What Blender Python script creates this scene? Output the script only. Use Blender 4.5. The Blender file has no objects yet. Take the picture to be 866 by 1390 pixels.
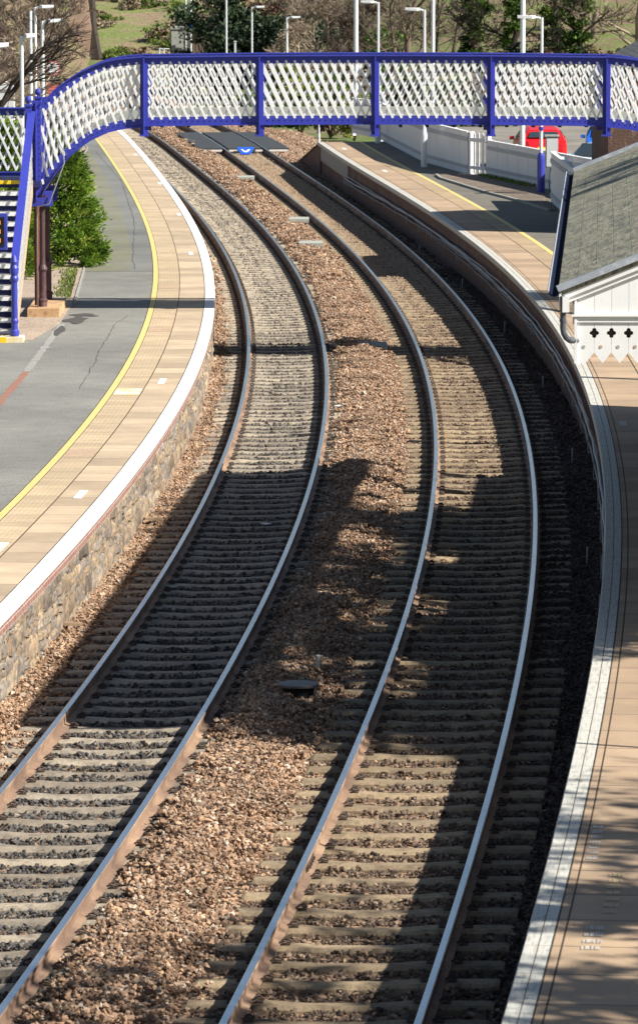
import bpy, bmesh, math, random
import numpy as np
from mathutils import Vector, Matrix
R = math.radians
C = bpy.context.scene.collection
sc = bpy.context.scene
rnd = random.Random(7)
nr = np.random.default_rng(7)

# ---------------------------------------------------------------- camera
F, HOR, CY, CX = 6300.0, -100.0, 695.0, 433.0
PITCH = math.atan((CY - HOR) / F)
cam = bpy.data.cameras.new('camera'); co = bpy.data.objects.new('camera', cam); C.objects.link(co)
co.location = (0, 0, 8.4); co.rotation_euler = (R(90) - PITCH, 0, 0)
cam.sensor_fit = 'VERTICAL'; cam.sensor_height = 36.0; cam.lens = F / 1390 * 36.0
cam.clip_start = 0.5; cam.clip_end = 3000
cam.dof.use_dof = True; cam.dof.focus_distance = 66; cam.dof.aperture_fstop = 8
sc.camera = co
# ---------------------------------------------------------------- light
w = bpy.data.worlds.new('World'); sc.world = w; w.use_nodes = True
wn = w.node_tree.nodes; bg = wn['Background']; sky = wn.new('ShaderNodeTexSky')
sky.sky_type = 'NISHITA'; sky.sun_disc = False
SX, SY, SZ = 1.15, -0.47, 1.0
EL = math.atan2(SZ, math.hypot(SX, SY)); AZ = math.atan2(SX, SY)
sky.sun_elevation = EL; sky.sun_rotation = AZ; sky.air_density = 1.0; sky.dust_density = 0.6
bg.inputs[1].default_value = 0.05
w.node_tree.links.new(sky.outputs[0], bg.inputs[0])
sl = bpy.data.lights.new('sun', 'SUN'); sl.energy = 5.0; sl.angle = R(0.53); sl.color = (1.0, 0.955, 0.88)
so = bpy.data.objects.new('sun', sl); C.objects.link(so); so.location = (60, -20, 60)
so.rotation_euler = Vector((-SX, -SY, -SZ)).to_track_quat('-Z', 'Y').to_euler()
sc.view_settings.view_transform = 'Standard'; sc.view_settings.look = 'None'
sc.view_settings.exposure = 0.86; sc.view_settings.gamma = 1; sc.view_settings.use_curve_mapping = False

# ---------------------------------------------------------------- materials
class NT:
    def __init__(s, name, rough=0.8, metal=0.0, spec=0.4):
        s.m = bpy.data.materials.new(name); s.m.use_nodes = True; s.t = s.m.node_tree
        s.b = s.t.nodes['Principled BSDF']; s.b.inputs['Roughness'].default_value = rough
        s.b.inputs['Metallic'].default_value = metal; s.b.inputs['Specular IOR Level'].default_value = spec
        s.tc = s.n('ShaderNodeTexCoord')
    def n(s, typ, **kw):
        o = s.t.nodes.new(typ)
        for k, v in kw.items(): setattr(o, k, v)
        return o
    def l(s, a, b): s.t.links.new(a, b)
    def coord(s, kind='Object', scale=(1, 1, 1), rot=0):
        mp = s.n('ShaderNodeMapping'); mp.inputs['Scale'].default_value = scale
        mp.inputs['Rotation'].default_value = (0, 0, rot)
        s.l(s.tc.outputs[kind], mp.inputs[0]); return mp.outputs[0]
    def noise(s, vec, scale, detail=4, rough=0.6):
        o = s.n('ShaderNodeTexNoise'); o.inputs['Scale'].default_value = scale
        o.inputs['Detail'].default_value = detail; o.inputs['Roughness'].default_value = rough
        s.l(vec, o.inputs['Vector']); return o.outputs['Fac']
    def ramp(s, fac, stops):
        o = s.n('ShaderNodeValToRGB'); e = o.color_ramp.elements
        while len(e) < len(stops): e.new(0.5)
        for i, (p, c) in enumerate(stops): e[i].position = p; e[i].color = (*c, 1) if len(c) == 3 else c
        s.l(fac, o.inputs[0]); return o.outputs[0]
    def mix(s, fac, a, b, mode='MIX'):
        o = s.n('ShaderNodeMix', data_type='RGBA', blend_type=mode)
        for i, v in ((0, fac), (6, a), (7, b)):
            if isinstance(v, (int, float)): o.inputs[i].default_value = v
            elif isinstance(v, tuple): o.inputs[i].default_value = (*v, 1)
            else: s.l(v, o.inputs[i])
        return o.outputs[2]
    def math(s, op, a, b=0.0):
        o = s.n('ShaderNodeMath', operation=op)
        for i, v in ((0, a), (1, b)):
            if isinstance(v, (int, float)): o.inputs[i].default_value = v
            else: s.l(v, o.inputs[i])
        return o.outputs[0]
    def bump(s, h, strength=0.4, dist=0.01):
        o = s.n('ShaderNodeBump'); o.inputs['Strength'].default_value = strength; o.inputs['Distance'].default_value = dist
        s.l(h, o.inputs['Height']); s.l(o.outputs[0], s.b.inputs['Normal'])
    def col(s, c):
        if isinstance(c, tuple): s.b.inputs['Base Color'].default_value = (*c, 1)
        else: s.l(c, s.b.inputs['Base Color'])
        return s.m

def g3(a, f): return tuple(x * f for x in a)
def plain(name, c, rough=0.6, metal=0.0, var=0.18, scale=3.0, bump=0.15, spec=0.4, dirt=None, dirt_at=0.62):
    t = NT(name, rough, metal, spec); v = t.coord()
    n1 = t.noise(v, scale, 5); n2 = t.noise(v, scale * 9, 3)
    c1 = t.ramp(n1, [(0.3, g3(c, 1 - var)), (0.7, g3(c, 1 + var * 0.6))])
    c1 = t.mix(0.35, c1, t.ramp(n2, [(0.3, g3(c, 1 - var)), (0.7, g3(c, 1 + var))]))
    if dirt:
        c1 = t.mix(t.ramp(t.noise(v, scale * 0.7, 6, 0.7), [(dirt_at - 0.06, (0, 0, 0)), (dirt_at + 0.08, (1, 1, 1))]), c1, dirt)
    if bump: t.bump(n2, bump, 0.01)
    return t.col(c1)

M = {}
M['blue'] = plain('blue_paint', (0.045, 0.055, 0.36), 0.38, var=0.15, scale=4, bump=0.1, dirt=(0.05, 0.05, 0.22), dirt_at=0.66)
M['navy'] = plain('navy_paint', (0.012, 0.018, 0.10), 0.6)
M['maroon'] = plain('maroon_paint', (0.075, 0.035, 0.04), 0.55, var=0.3, dirt=(0.16, 0.10, 0.09))
M['rust'] = plain('rusty_iron', (0.13, 0.035, 0.02), 0.8, var=0.4, scale=8)
M['white'] = plain('white_gloss_paint', (0.80, 0.80, 0.78), 0.5, var=0.06, scale=5, bump=0.05, dirt=(0.55, 0.53, 0.48), dirt_at=0.72)
M['lattice'] = plain('lattice_white_paint', (0.80, 0.80, 0.78), 0.45, var=0.07, scale=9, bump=0.05, dirt=(0.50, 0.42, 0.33), dirt_at=0.73)
M['fence_white'] = plain('fence_white_paint', (0.74, 0.75, 0.77), 0.7, var=0.08, scale=6, dirt=(0.45, 0.46, 0.46), dirt_at=0.7)
M['fence_grey'] = plain('fence_rail_paint', (0.42, 0.44, 0.48), 0.7, var=0.1)
M['lamp_white'] = plain('lamp_post_paint', (0.66, 0.70, 0.71), 0.45, var=0.08)
M['lamp_head'] = plain('lamp_head_paint', (0.76, 0.78, 0.78), 0.35, var=0.05)
M['grey_metal'] = plain('galvanised_metal', (0.30, 0.32, 0.34), 0.5, 0.3)
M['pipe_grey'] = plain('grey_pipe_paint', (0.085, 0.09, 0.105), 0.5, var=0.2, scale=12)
M['lead'] = plain('lead_flashing', (0.33, 0.36, 0.40), 0.5, var=0.3, scale=7, dirt=(0.55, 0.56, 0.56), dirt_at=0.6)
M['gutter'] = plain('gutter_paint', (0.012, 0.016, 0.035), 0.95, var=0.5, scale=14, spec=0.05, dirt=(0.10, 0.11, 0.13), dirt_at=0.70)
M['black'] = plain('black_void', (0.01, 0.01, 0.012), 0.9)
M['rubber'] = plain('black_rubber', (0.03, 0.033, 0.036), 0.7, var=0.2)
M['clip'] = plain('rusty_clip_iron', (0.085, 0.060, 0.045), 0.7, 0.2, var=0.4, scale=12)
M['cross_board'] = plain('crossing_panel', (0.045, 0.05, 0.055), 0.75, var=0.25, scale=2)
M['red_paint'] = plain('red_car_paint', (0.62, 0.012, 0.018), 0.2, var=0.03, bump=0, spec=0.6)
M['blue_car'] = plain('blue_car_paint', (0.02, 0.13, 0.55), 0.2, var=0.03, bump=0, spec=0.6)
M['pale_car'] = plain('silver_blue_car_paint', (0.42, 0.55, 0.62), 0.25, 0.2, var=0.03, bump=0)
M['glass'] = plain('dark_car_glass', (0.03, 0.045, 0.055), 0.06, var=0.05, bump=0, spec=0.9)
M['lens_red'] = plain('red_lens', (0.35, 0.01, 0.01), 0.15, var=0.02, bump=0)
M['lens_clear'] = plain('clear_lens', (0.7, 0.72, 0.75), 0.1, var=0.02, bump=0)
M['stone'] = plain('pale_stone', (0.46, 0.33, 0.22), 0.9, var=0.2, scale=5, bump=0.4, dirt=(0.30, 0.22, 0.15))
M['pad'] = plain('ochre_concrete_pad', (0.52, 0.34, 0.18), 0.9, var=0.2, scale=5, bump=0.4, dirt=(0.33, 0.16, 0.09), dirt_at=0.58)
M['concrete'] = plain('grey_concrete', (0.33, 0.32, 0.29), 0.9, var=0.2, scale=4, bump=0.4)
M['slab'] = plain('pale_concrete_lid', (0.36, 0.37, 0.33), 0.9, var=0.2, scale=6, bump=0.4)
M['steel_lid'] = plain('dark_iron_lid', (0.17, 0.145, 0.13), 0.5, 0.3, var=0.3, scale=10, bump=0.3)
M['wood'] = plain('weathered_wood', (0.30, 0.21, 0.13), 0.9, var=0.3, scale=10, bump=0.5)
M['cream'] = plain('cream_edge_paint', (0.78, 0.62, 0.30), 0.7, var=0.15, scale=5, dirt=(0.75, 0.72, 0.62), dirt_at=0.5)
M['yellow'] = plain('yellow_edge_paint', (0.85, 0.58, 0.02), 0.6, var=0.1)
M['joint'] = plain('sealed_joint', (0.065, 0.042, 0.03), 0.8, var=0.3)
M['crack'] = plain('asphalt_crack', (0.075, 0.07, 0.065), 0.9)
M['brickstrip'] = plain('red_brick_strip', (0.34, 0.17, 0.12), 0.9, var=0.3, scale=10)
M['bright_white'] = plain('worn_white_mark', (0.78, 0.77, 0.74), 0.7, var=0.1, scale=20)
M['faded_mark'] = plain('faded_white_mark', (0.47, 0.42, 0.36), 0.8, var=0.35, scale=16)
M['faded_yellow'] = plain('faded_yellow_mark', (0.48, 0.37, 0.22), 0.8, var=0.35, scale=16)
M['tin'] = plain('relay_cabinet_paint', (0.60, 0.62, 0.62), 0.5, var=0.06)
M['signblue'] = plain('blue_sign_face', (0.02, 0.10, 0.55), 0.4, var=0.02, bump=0)
M['signred'] = plain('red_sign_face', (0.62, 0.16, 0.14), 0.4, var=0.02, bump=0)
M['screen_black'] = plain('screen_black', (0.012, 0.012, 0.015), 0.2, bump=0)
def emis(name, c, s):
    t = NT(name); t.b.inputs['Emission Color'].default_value = (*c, 1); t.b.inputs['Emission Strength'].default_value = s
    return t.col(c)
M['led'] = emis('orange_led', (1.0, 0.30, 0.02), 0.6)

def weathered_white(name, c=(0.74, 0.73, 0.70), worn=(0.36, 0.33, 0.29), at=0.6):
    t = NT(name, 0.7); v = t.coord('UV'); o = t.coord()
    n1 = t.noise(t.coord('UV', (0.8, 6, 1)), 5, 6, 0.7); n2 = t.noise(v, 40, 3)
    c1 = t.ramp(n2, [(0.25, g3(c, .9)), (0.75, g3(c, 1.05))])
    c1 = t.mix(t.ramp(n1, [(at - 0.05, (0, 0, 0)), (at + 0.12, (1, 1, 1))]), c1, worn)
    br = t.n('ShaderNodeTexBrick'); br.offset = 0; t.l(v, br.inputs['Vector'])
    for k, val in (('Scale', 1.0), ('Mortar Size', 0.006), ('Brick Width', 0.92), ('Row Height', 10.0)): br.inputs[k].default_value = val
    c1 = t.mix(br.outputs['Fac'], c1, (0.22, 0.19, 0.15)); t.bump(n2, 0.3, 0.01)
    return t.col(c1)
M['edge_left'] = weathered_white('white_edge_paint', (0.80, 0.79, 0.75), (0.46, 0.40, 0.32), 0.585)
M['edge_right'] = weathered_white('worn_white_edge_paint', (0.55, 0.54, 0.48), (0.32, 0.29, 0.24), 0.55)  # worn paint, its white also dimmed to stand for dappled shade
def yellow_line():
    t = NT('yellow_line_paint', 0.7); n1 = t.noise(t.coord('UV', (1, 4, 1)), 7, 6, 0.7)
    return t.col(t.ramp(n1, [(0.3, (0.56, 0.41, 0.12)), (0.46, (0.66, 0.52, 0.16)), (0.56, (0.66, 0.54, 0.24)), (0.66, (0.42, 0.37, 0.25))]))
M['yline'] = yellow_line()
def flags(name, c, cell=(0.92, 0.6), mort=0.008, dots=False, var=0.16, mcol=(0.16, 0.11, 0.075)):
    t = NT(name, 0.85); v = t.coord('UV')
    br = t.n('ShaderNodeTexBrick'); br.offset = 0; t.l(v, br.inputs['Vector'])
    br.inputs['Color1'].default_value = (*g3(c, 1 - var), 1); br.inputs['Color2'].default_value = (*g3(c, 1 + var * .7), 1)
    br.inputs['Mortar'].default_value = (*mcol, 1)
    for k, val in (('Scale', 1.0), ('Mortar Size', mort), ('Brick Width', cell[0]), ('Row Height', cell[1]), ('Bias', 0.0)): br.inputs[k].default_value = val
    n1 = t.noise(v, 1.1, 5, 0.65); n2 = t.noise(v, 55, 3); n3 = t.noise(t.coord('UV', (2.5, 0.5, 1)), 1.0, 4)
    c1 = t.mix(0.75, br.outputs['Color'], t.ramp(n1, [(0.3, (.70, .69, .68)), (0.7, (1.08, 1.06, 1.02))]), 'MULTIPLY')
    c1 = t.mix(0.6, c1, t.ramp(n3, [(0.3, (.78, .76, .78)), (0.65, (1.05, 1.05, 1.0))]), 'MULTIPLY')
    c1 = t.mix(0.5, c1, t.ramp(n2, [(0.3, (.8, .8, .8)), (0.7, (1.1, 1.1, 1.1))]), 'MULTIPLY')
    c1 = t.mix(t.ramp(t.noise(v, 2.7, 6, 0.75), [(0.66, (0, 0, 0)), (0.74, (.6, .6, .6))]), c1, g3(c, 0.45))
    if dots:
        g = t.n('ShaderNodeTexBrick'); g.offset = 0; t.l(v, g.inputs['Vector'])
        for k, val in (('Scale', 1.0), ('Mortar Size', 0.008), ('Brick Width', 0.0667), ('Row Height', 0.0667)): g.inputs[k].default_value = val
        c1 = t.mix(t.math('MULTIPLY', g.outputs['Fac'], 0.35), c1, g3(c, 0.62)); t.bump(t.math('SUBTRACT', 1.0, g.outputs['Fac']), 0.7, 0.01)
    else: t.bump(n2, 0.35, 0.006)
    return t.col(c1)
M['flag_l'] = flags('buff_flagstones', (0.55, 0.43, 0.30), var=.2)
M['tact_l'] = flags('buff_tactile_paving', (0.60, 0.47, 0.31), (0.4, 0.46), 0.007, True, 0.12, (0.3, 0.2, 0.12))
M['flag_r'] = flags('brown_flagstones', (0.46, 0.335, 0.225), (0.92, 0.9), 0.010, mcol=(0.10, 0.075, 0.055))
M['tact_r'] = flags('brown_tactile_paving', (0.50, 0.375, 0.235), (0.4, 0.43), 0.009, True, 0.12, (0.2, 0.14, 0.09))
def asphalt(name, c, moss=0.0):
    t = NT(name, 0.9); v = t.coord()
    n1 = t.noise(v, 0.35, 6, 0.65); n2 = t.noise(v, 30, 4, .8); n3 = t.noise(v, 2.2, 6, 0.7)
    c1 = t.ramp(n1, [(0.3, g3(c, 0.74)), (0.5, c), (0.72, g3(c, 1.25))])
    c1 = t.mix(0.9, c1, t.ramp(n2, [(0.35, (.55, .55, .55)), (0.62, (1.25, 1.25, 1.22))]), 'MULTIPLY')
    c1 = t.mix(t.ramp(t.noise(v, 5.5, 3, 0.5), [(0.66, (0, 0, 0)), (0.70, (.5, .5, .5))]), c1, g3(c, .5))
    c1 = t.mix(0.7, c1, t.ramp(n3, [(0.35, (.86, .86, .85)), (0.6, (1.05, 1.05, 1.03))]), 'MULTIPLY')
    if moss: c1 = t.mix(t.ramp(t.noise(v, 0.6, 6, 0.7), [(0.42, (0, 0, 0)), (0.62, (moss, moss, moss))]), c1, (0.20, 0.20, 0.10))
    t.bump(n2, 0.4, 0.006); return t.col(c1)
M['asph_new'] = asphalt('grey_asphalt', (0.225, 0.220, 0.200))
M['asph_old'] = asphalt('mossy_asphalt', (0.190, 0.185, 0.150), 0.55)
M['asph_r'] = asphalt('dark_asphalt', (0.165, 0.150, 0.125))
M['asph_patch'] = asphalt('grey_asphalt_patch', (0.185, 0.185, 0.175))
M['carpark'] = asphalt('car_park_tarmac', (0.22, 0.20, 0.175))

def masonry(name, brick=False, cols=None, top=0.8):
    t = NT(name, 0.92); v = t.coord('UV'); dist = t.n('ShaderNodeMix', data_type='RGBA'); dist.inputs[0].default_value = 0.10
    nz = t.n('ShaderNodeTexNoise'); nz.inputs['Scale'].default_value = 3.0; t.l(v, nz.inputs['Vector'])
    t.l(v, dist.inputs[6]); t.l(nz.outputs['Color'], dist.inputs[7]); vd = dist.outputs[2]
    if brick:
        br = t.n('ShaderNodeTexBrick'); t.l(v, br.inputs['Vector'])
        for k, val in (('Scale', 1.0), ('Mortar Size', 0.008), ('Brick Width', 0.225), ('Row Height', 0.075), ('Bias', -0.1)): br.inputs[k].default_value = val
        br.inputs['Color1'].default_value = (*cols[0], 1); br.inputs['Color2'].default_value = (*cols[1], 1); br.inputs['Mortar'].default_value = (*cols[2], 1)
        c1 = br.outputs['Color']; h = t.math('SUBTRACT', 1.0, br.outputs['Fac'])
    else:
        mp = t.n('ShaderNodeMapping'); mp.inputs['Scale'].default_value = (3.0, 5.2, 1); t.l(vd, mp.inputs[0])
        vo = t.n('ShaderNodeTexVoronoi', voronoi_dimensions='2D'); t.l(mp.outputs[0], vo.inputs['Vector']); vo.inputs['Scale'].default_value = 1
        ve = t.n('ShaderNodeTexVoronoi', voronoi_dimensions='2D', feature='DISTANCE_TO_EDGE'); t.l(mp.outputs[0], ve.inputs['Vector']); ve.inputs['Scale'].default_value = 1
        sp = t.n('ShaderNodeSeparateColor'); t.l(vo.outputs['Color'], sp.inputs[0])
        c1 = t.ramp(sp.outputs[0], [(0.0, cols[0]), (0.35, cols[1]), (0.65, cols[2]), (1.0, cols[3])])
        e = t.ramp(ve.outputs['Distance'], [(0.01, (0, 0, 0)), (0.09, (1, 1, 1))])
        c1 = t.mix(e, (0.13, 0.105, 0.08), c1); h = e
    n2 = t.noise(v, 22, 5); c1 = t.mix(0.75, c1, t.ramp(n2, [(0.3, (.6, .6, .6)), (0.7, (1.15, 1.15, 1.15))]), 'MULTIPLY')
    n3 = t.noise(t.coord('UV', (5, 0.8, 1)), 1.3, 5); c1 = t.mix(t.ramp(n3, [(0.55, (0, 0, 0)), (0.72, (.7, .7, .7))]), c1, (0.42, 0.38, 0.33))
    hh = t.math('ADD', h, t.math('MULTIPLY', n2, 0.6)); t.bump(hh, 1.0, 0.035)
    return t.col(c1)
M['rubble'] = masonry('rubble_stone_wall', cols=[(0.20, 0.155, 0.11), (0.36, 0.27, 0.17), (0.17, 0.155, 0.145), (0.42, 0.32, 0.20)])
M['brick_course'] = masonry('red_brick_course', True, [(0.30, 0.12, 0.09), (0.36, 0.19, 0.14), (0.5, 0.46, 0.42)])
M['brick_wall'] = masonry('dark_brick_wall', True, [(0.20, 0.095, 0.065), (0.13, 0.085, 0.065), (0.16, 0.14, 0.12)])
M['brick_house'] = masonry('house_brick', True, [(0.15, 0.07, 0.05), (0.11, 0.06, 0.045), (0.13, 0.11, 0.095)])

def roofmat(name, c, w_=0.3, h_=0.16, lichen=True):
    t = NT(name, 0.85); v = t.coord('UV')
    br = t.n('ShaderNodeTexBrick'); t.l(v, br.inputs['Vector'])
    for k, val in (('Scale', 1.0), ('Mortar Size', 0.009), ('Brick Width', w_), ('Row Height', h_)): br.inputs[k].default_value = val
    br.inputs['Color1'].default_value = (*g3(c, .8), 1); br.inputs['Color2'].default_value = (*g3(c, 1.15), 1); br.inputs['Mortar'].default_value = (*g3(c, .35), 1)
    c1 = br.outputs['Color']
    if lichen:
        c1 = t.mix(t.ramp(t.noise(v, 5, 7, 0.8), [(0.40, (0, 0, 0)), (0.66, (.75, .75, .75))]), c1, (0.33, 0.335, 0.25))
        c1 = t.mix(t.ramp(t.noise(v, 14, 6, 0.8), [(0.55, (0, 0, 0)), (0.7, (.7, .7, .7))]), c1, (0.10, 0.10, 0.075))
    n = t.noise(v, 30, 4); c1 = t.mix(0.7, c1, t.ramp(n, [(0.3, (.65, .65, .65)), (0.7, (1.2, 1.2, 1.2))]), 'MULTIPLY')
    t.bump(t.math('SUBTRACT', n, br.outputs['Fac']), 0.8, 0.02); return t.col(c1)
def lichen_roof():
    t = NT('lichened_slates', 0.9); v = t.coord('UV', (1, 1.0, 1)); v2 = t.coord('UV', (1.0, 2.2, 1))
    br = t.n('ShaderNodeTexBrick'); t.l(t.coord('UV'), br.inputs['Vector'])
    for k, val in (('Scale', 1.0), ('Mortar Size', 0.006), ('Brick Width', 0.26), ('Row Height', 0.20)): br.inputs[k].default_value = val
    br.inputs['Color1'].default_value = (0.17, 0.165, 0.135, 1); br.inputs['Color2'].default_value = (0.23, 0.225, 0.18, 1); br.inputs['Mortar'].default_value = (0.10, 0.10, 0.085, 1)
    n1 = t.noise(v2, 1.6, 5, 0.8); n2 = t.noise(v2, 3.6, 4, 0.8); n3 = t.noise(v, 1.2, 4)
    c1 = t.mix(t.ramp(n1, [(0.42, (0, 0, 0)), (0.56, (.85, .85, .85))]), br.outputs['Color'], (0.35, 0.325, 0.225))
    c1 = t.mix(t.ramp(n2, [(0.52, (0, 0, 0)), (0.60, (.75, .75, .75))]), c1, (0.10, 0.095, 0.07))
    c1 = t.mix(t.ramp(n3, [(0.45, (0, 0, 0)), (0.7, (.4, .4, .4))]), c1, (0.20, 0.21, 0.13))
    t.bump(t.math('ADD', n2, t.math('MULTIPLY', br.outputs['Fac'], -0.5)), 1.0, 0.03); return t.col(c1)
M['slate'] = lichen_roof()
M['slate2'] = roofmat('grey_slates', (0.17, 0.17, 0.17), lichen=False)

def sleeper_mat(name, c, grime):
    t = NT(name, 0.9); g = t.n('ShaderNodeNewGeometry'); mp = t.n('ShaderNodeMapping'); mp.inputs['Scale'].default_value = (1, 1, 1)
    t.l(g.outputs['Position'], mp.inputs[0]); v = mp.outputs[0]
    n1 = t.noise(v, 1.6, 6, 0.7); n2 = t.noise(v, 34, 4); n3 = t.noise(v, 6, 5, 0.7)
    oi = t.n('ShaderNodeObjectInfo'); c1 = t.ramp(n1, [(0.3, g3(c, .66)), (0.5, c), (0.72, g3(c, 1.2))])
    c1 = t.mix(1.0, c1, t.ramp(oi.outputs['Random'], [(0, (.68, .66, .64)), (.5, (.92, .92, .92)), (1, (1.12, 1.1, 1.05))]), 'MULTIPLY')
    c1 = t.mix(0.8, c1, t.ramp(n2, [(0.3, (.7, .7, .7)), (0.65, (1.15, 1.15, 1.15))]), 'MULTIPLY')
    c1 = t.mix(t.ramp(n3, [(0.48, (0, 0, 0)), (0.66, (.8, .8, .8))]), c1, grime)
    t.bump(n2, 0.5, 0.01); return t.col(c1)
M['sleeper_l'] = sleeper_mat('worn_concrete_sleeper', (0.37, 0.315, 0.24), (0.13, 0.11, 0.09))
M['sleeper_r'] = sleeper_mat('brown_concrete_sleeper', (0.32, 0.245, 0.155), (0.12, 0.085, 0.055))

def rail_mat():
    t = NT('rusty_rail_side', 0.7, 0.0); v = t.coord()
    n1 = t.noise(t.coord('Object', (1, 1, 1)), 1.1, 5); n2 = t.noise(v, 40, 3)
    c1 = t.ramp(n1, [(0.3, (0.12, 0.075, 0.055)), (0.5, (0.24, 0.155, 0.105)), (0.72, (0.42, 0.28, 0.18))])
    c1 = t.mix(0.6, c1, t.ramp(n2, [(0.3, (.7, .7, .7)), (0.7, (1.15, 1.15, 1.15))]), 'MULTIPLY')
    t.bump(n2, 0.3, 0.004); return t.col(c1)
M['rail'] = rail_mat()
def railhead():
    t = NT('polished_rail_head', 0.22, 0.95); v = t.coord('Object', (3, 0.2, 3))
    return t.col(t.ramp(t.noise(v, 2, 3), [(0.3, (0.52, 0.58, 0.66)), (0.7, (0.68, 0.74, 0.82))]))  # blue tint in the metal colour stands in for reflected sky
M['railhead'] = railhead()

def attr_mat(name, stops, rough=0.95, ymix=None, patch=0.5, patchscale=0.5, sss=False):
    """colour picked per stone or leaf from the mesh attribute, patches from position"""
    t = NT(name, rough, 0, 0.25); a = t.n('ShaderNodeAttribute'); a.attribute_name = 'Col'
    sp = t.n('ShaderNodeSeparateColor'); t.l(a.outputs['Color'], sp.inputs[0])
    c1 = t.ramp(sp.outputs[0], stops)
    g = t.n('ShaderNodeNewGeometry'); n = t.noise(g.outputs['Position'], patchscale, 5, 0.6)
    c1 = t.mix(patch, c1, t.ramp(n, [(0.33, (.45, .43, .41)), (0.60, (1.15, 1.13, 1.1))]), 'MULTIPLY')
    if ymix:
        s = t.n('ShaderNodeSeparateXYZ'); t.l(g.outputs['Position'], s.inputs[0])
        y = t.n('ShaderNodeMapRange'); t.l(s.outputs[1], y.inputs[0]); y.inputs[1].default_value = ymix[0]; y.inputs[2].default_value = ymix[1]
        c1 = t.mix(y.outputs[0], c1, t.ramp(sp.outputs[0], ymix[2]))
    if sss:
        t.b.inputs['Subsurface Weight'].default_value = 0.0
        tr = t.n('ShaderNodeBsdfTranslucent'); t.l(c1, tr.inputs[0]); mx = t.n('ShaderNodeMixShader'); mx.inputs[0].default_value = 0.3
        t.l(t.b.outputs[0], mx.inputs[1]); t.l(tr.outputs[0], mx.inputs[2]); t.l(mx.outputs[0], t.t.nodes['Material Output'].inputs[0])
    return t.col(c1)
BUFF = [(0.0, (0.06, 0.043, 0.033)), (0.22, (0.19, 0.122, 0.080)), (0.45, (0.33, 0.212, 0.138)), (0.65, (0.42, 0.272, 0.172)), (0.8, (0.35, 0.29, 0.235)), (0.9, (0.50, 0.345, 0.22)), (1.0, (0.58, 0.50, 0.40))]
DARK = [(0.0, (0.028, 0.027, 0.028)), (0.5, (0.088, 0.083, 0.080)), (0.85, (0.16, 0.148, 0.135)), (1.0, (0.33, 0.27, 0.21))]
BROWN = [(0.0, (0.045, 0.035, 0.03)), (0.5, (0.13, 0.095, 0.072)), (0.85, (0.24, 0.17, 0.12)), (1.0, (0.42, 0.30, 0.20))]
TAN = [(0.0, (0.05, 0.045, 0.04)), (0.5, (0.155, 0.135, 0.115)), (0.85, (0.25, 0.215, 0.175)), (1.0, (0.40, 0.34, 0.27))]
M['rubble_stone'] = attr_mat('rubble_stone_faces', [(0, (0.11, 0.09, 0.075)), (.25, (0.24, 0.175, 0.115)), (.45, (0.17, 0.155, 0.145)), (.6, (0.33, 0.24, 0.145)), (.78, (0.21, 0.19, 0.175)), (1, (0.42, 0.33, 0.22))], .95, patch=.85, patchscale=7)
M['st_buff'] = attr_mat('pink_buff_ballast', BUFF, patchscale=0.8, patch=.6)
M['st_dark'] = attr_mat('dark_grey_ballast', DARK, ymix=(55, 100, TAN))
M['st_brown'] = attr_mat('brown_ballast', BROWN, ymix=(70, 150, BUFF))
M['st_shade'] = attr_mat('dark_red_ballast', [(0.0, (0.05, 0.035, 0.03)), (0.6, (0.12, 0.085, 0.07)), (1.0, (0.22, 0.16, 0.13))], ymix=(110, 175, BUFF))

def gravel_sheet(name, stops, scale=26.0):
    t = NT(name, 0.95); g = t.n('ShaderNodeNewGeometry')
    vo = t.n('ShaderNodeTexVoronoi'); vo.inputs['Scale'].default_value = scale; t.l(g.outputs['Position'], vo.inputs['Vector'])
    sp = t.n('ShaderNodeSeparateColor'); t.l(vo.outputs['Color'], sp.inputs[0]); c1 = t.ramp(sp.outputs[0], stops)
    n = t.noise(g.outputs['Position'], 0.7, 5); c1 = t.mix(0.6, c1, t.ramp(n, [(0.3, (.6, .6, .6)), (0.65, (1.15, 1.15, 1.1))]), 'MULTIPLY')
    t.bump(vo.outputs['Distance'], -1.0, 0.03); return t.col(c1)
M['bed'] = gravel_sheet('track_bed_gravel', BUFF[:4], 18)
M['fine_gravel'] = gravel_sheet('fine_pink_gravel', [(0, (0.20, 0.15, 0.11)), (.5, (0.40, 0.31, 0.24)), (1, (0.52, 0.42, 0.34))], 45)
M['dark_gravel'] = gravel_sheet('dark_verge_gravel', [(0, (0.05, 0.04, 0.03)), (.5, (0.16, 0.12, 0.09)), (1, (0.30, 0.24, 0.19))], 35)
def groundmat():
    t = NT('rough_ground', 0.95); g = t.n('ShaderNodeNewGeometry'); v = g.outputs['Position']
    n1 = t.noise(v, 0.16, 7, 0.72); n2 = t.noise(v, 5, 6, 0.7); n3 = t.noise(v, 0.05, 4)
    grass = t.ramp(n2, [(0.3, (0.05, 0.075, 0.02)), (0.55, (0.13, 0.18, 0.045)), (0.75, (0.22, 0.25, 0.09))])
    earth = t.ramp(n2, [(0.3, (0.13, 0.085, 0.055)), (0.6, (0.27, 0.19, 0.125)), (0.8, (0.40, 0.29, 0.19))])
    t.bump(n2, 0.9, 0.12)
    return t.col(t.mix(t.ramp(n1, [(0.44, (0, 0, 0)), (0.56, (1, 1, 1))]), grass, earth))
M['ground'] = groundmat()
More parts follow.
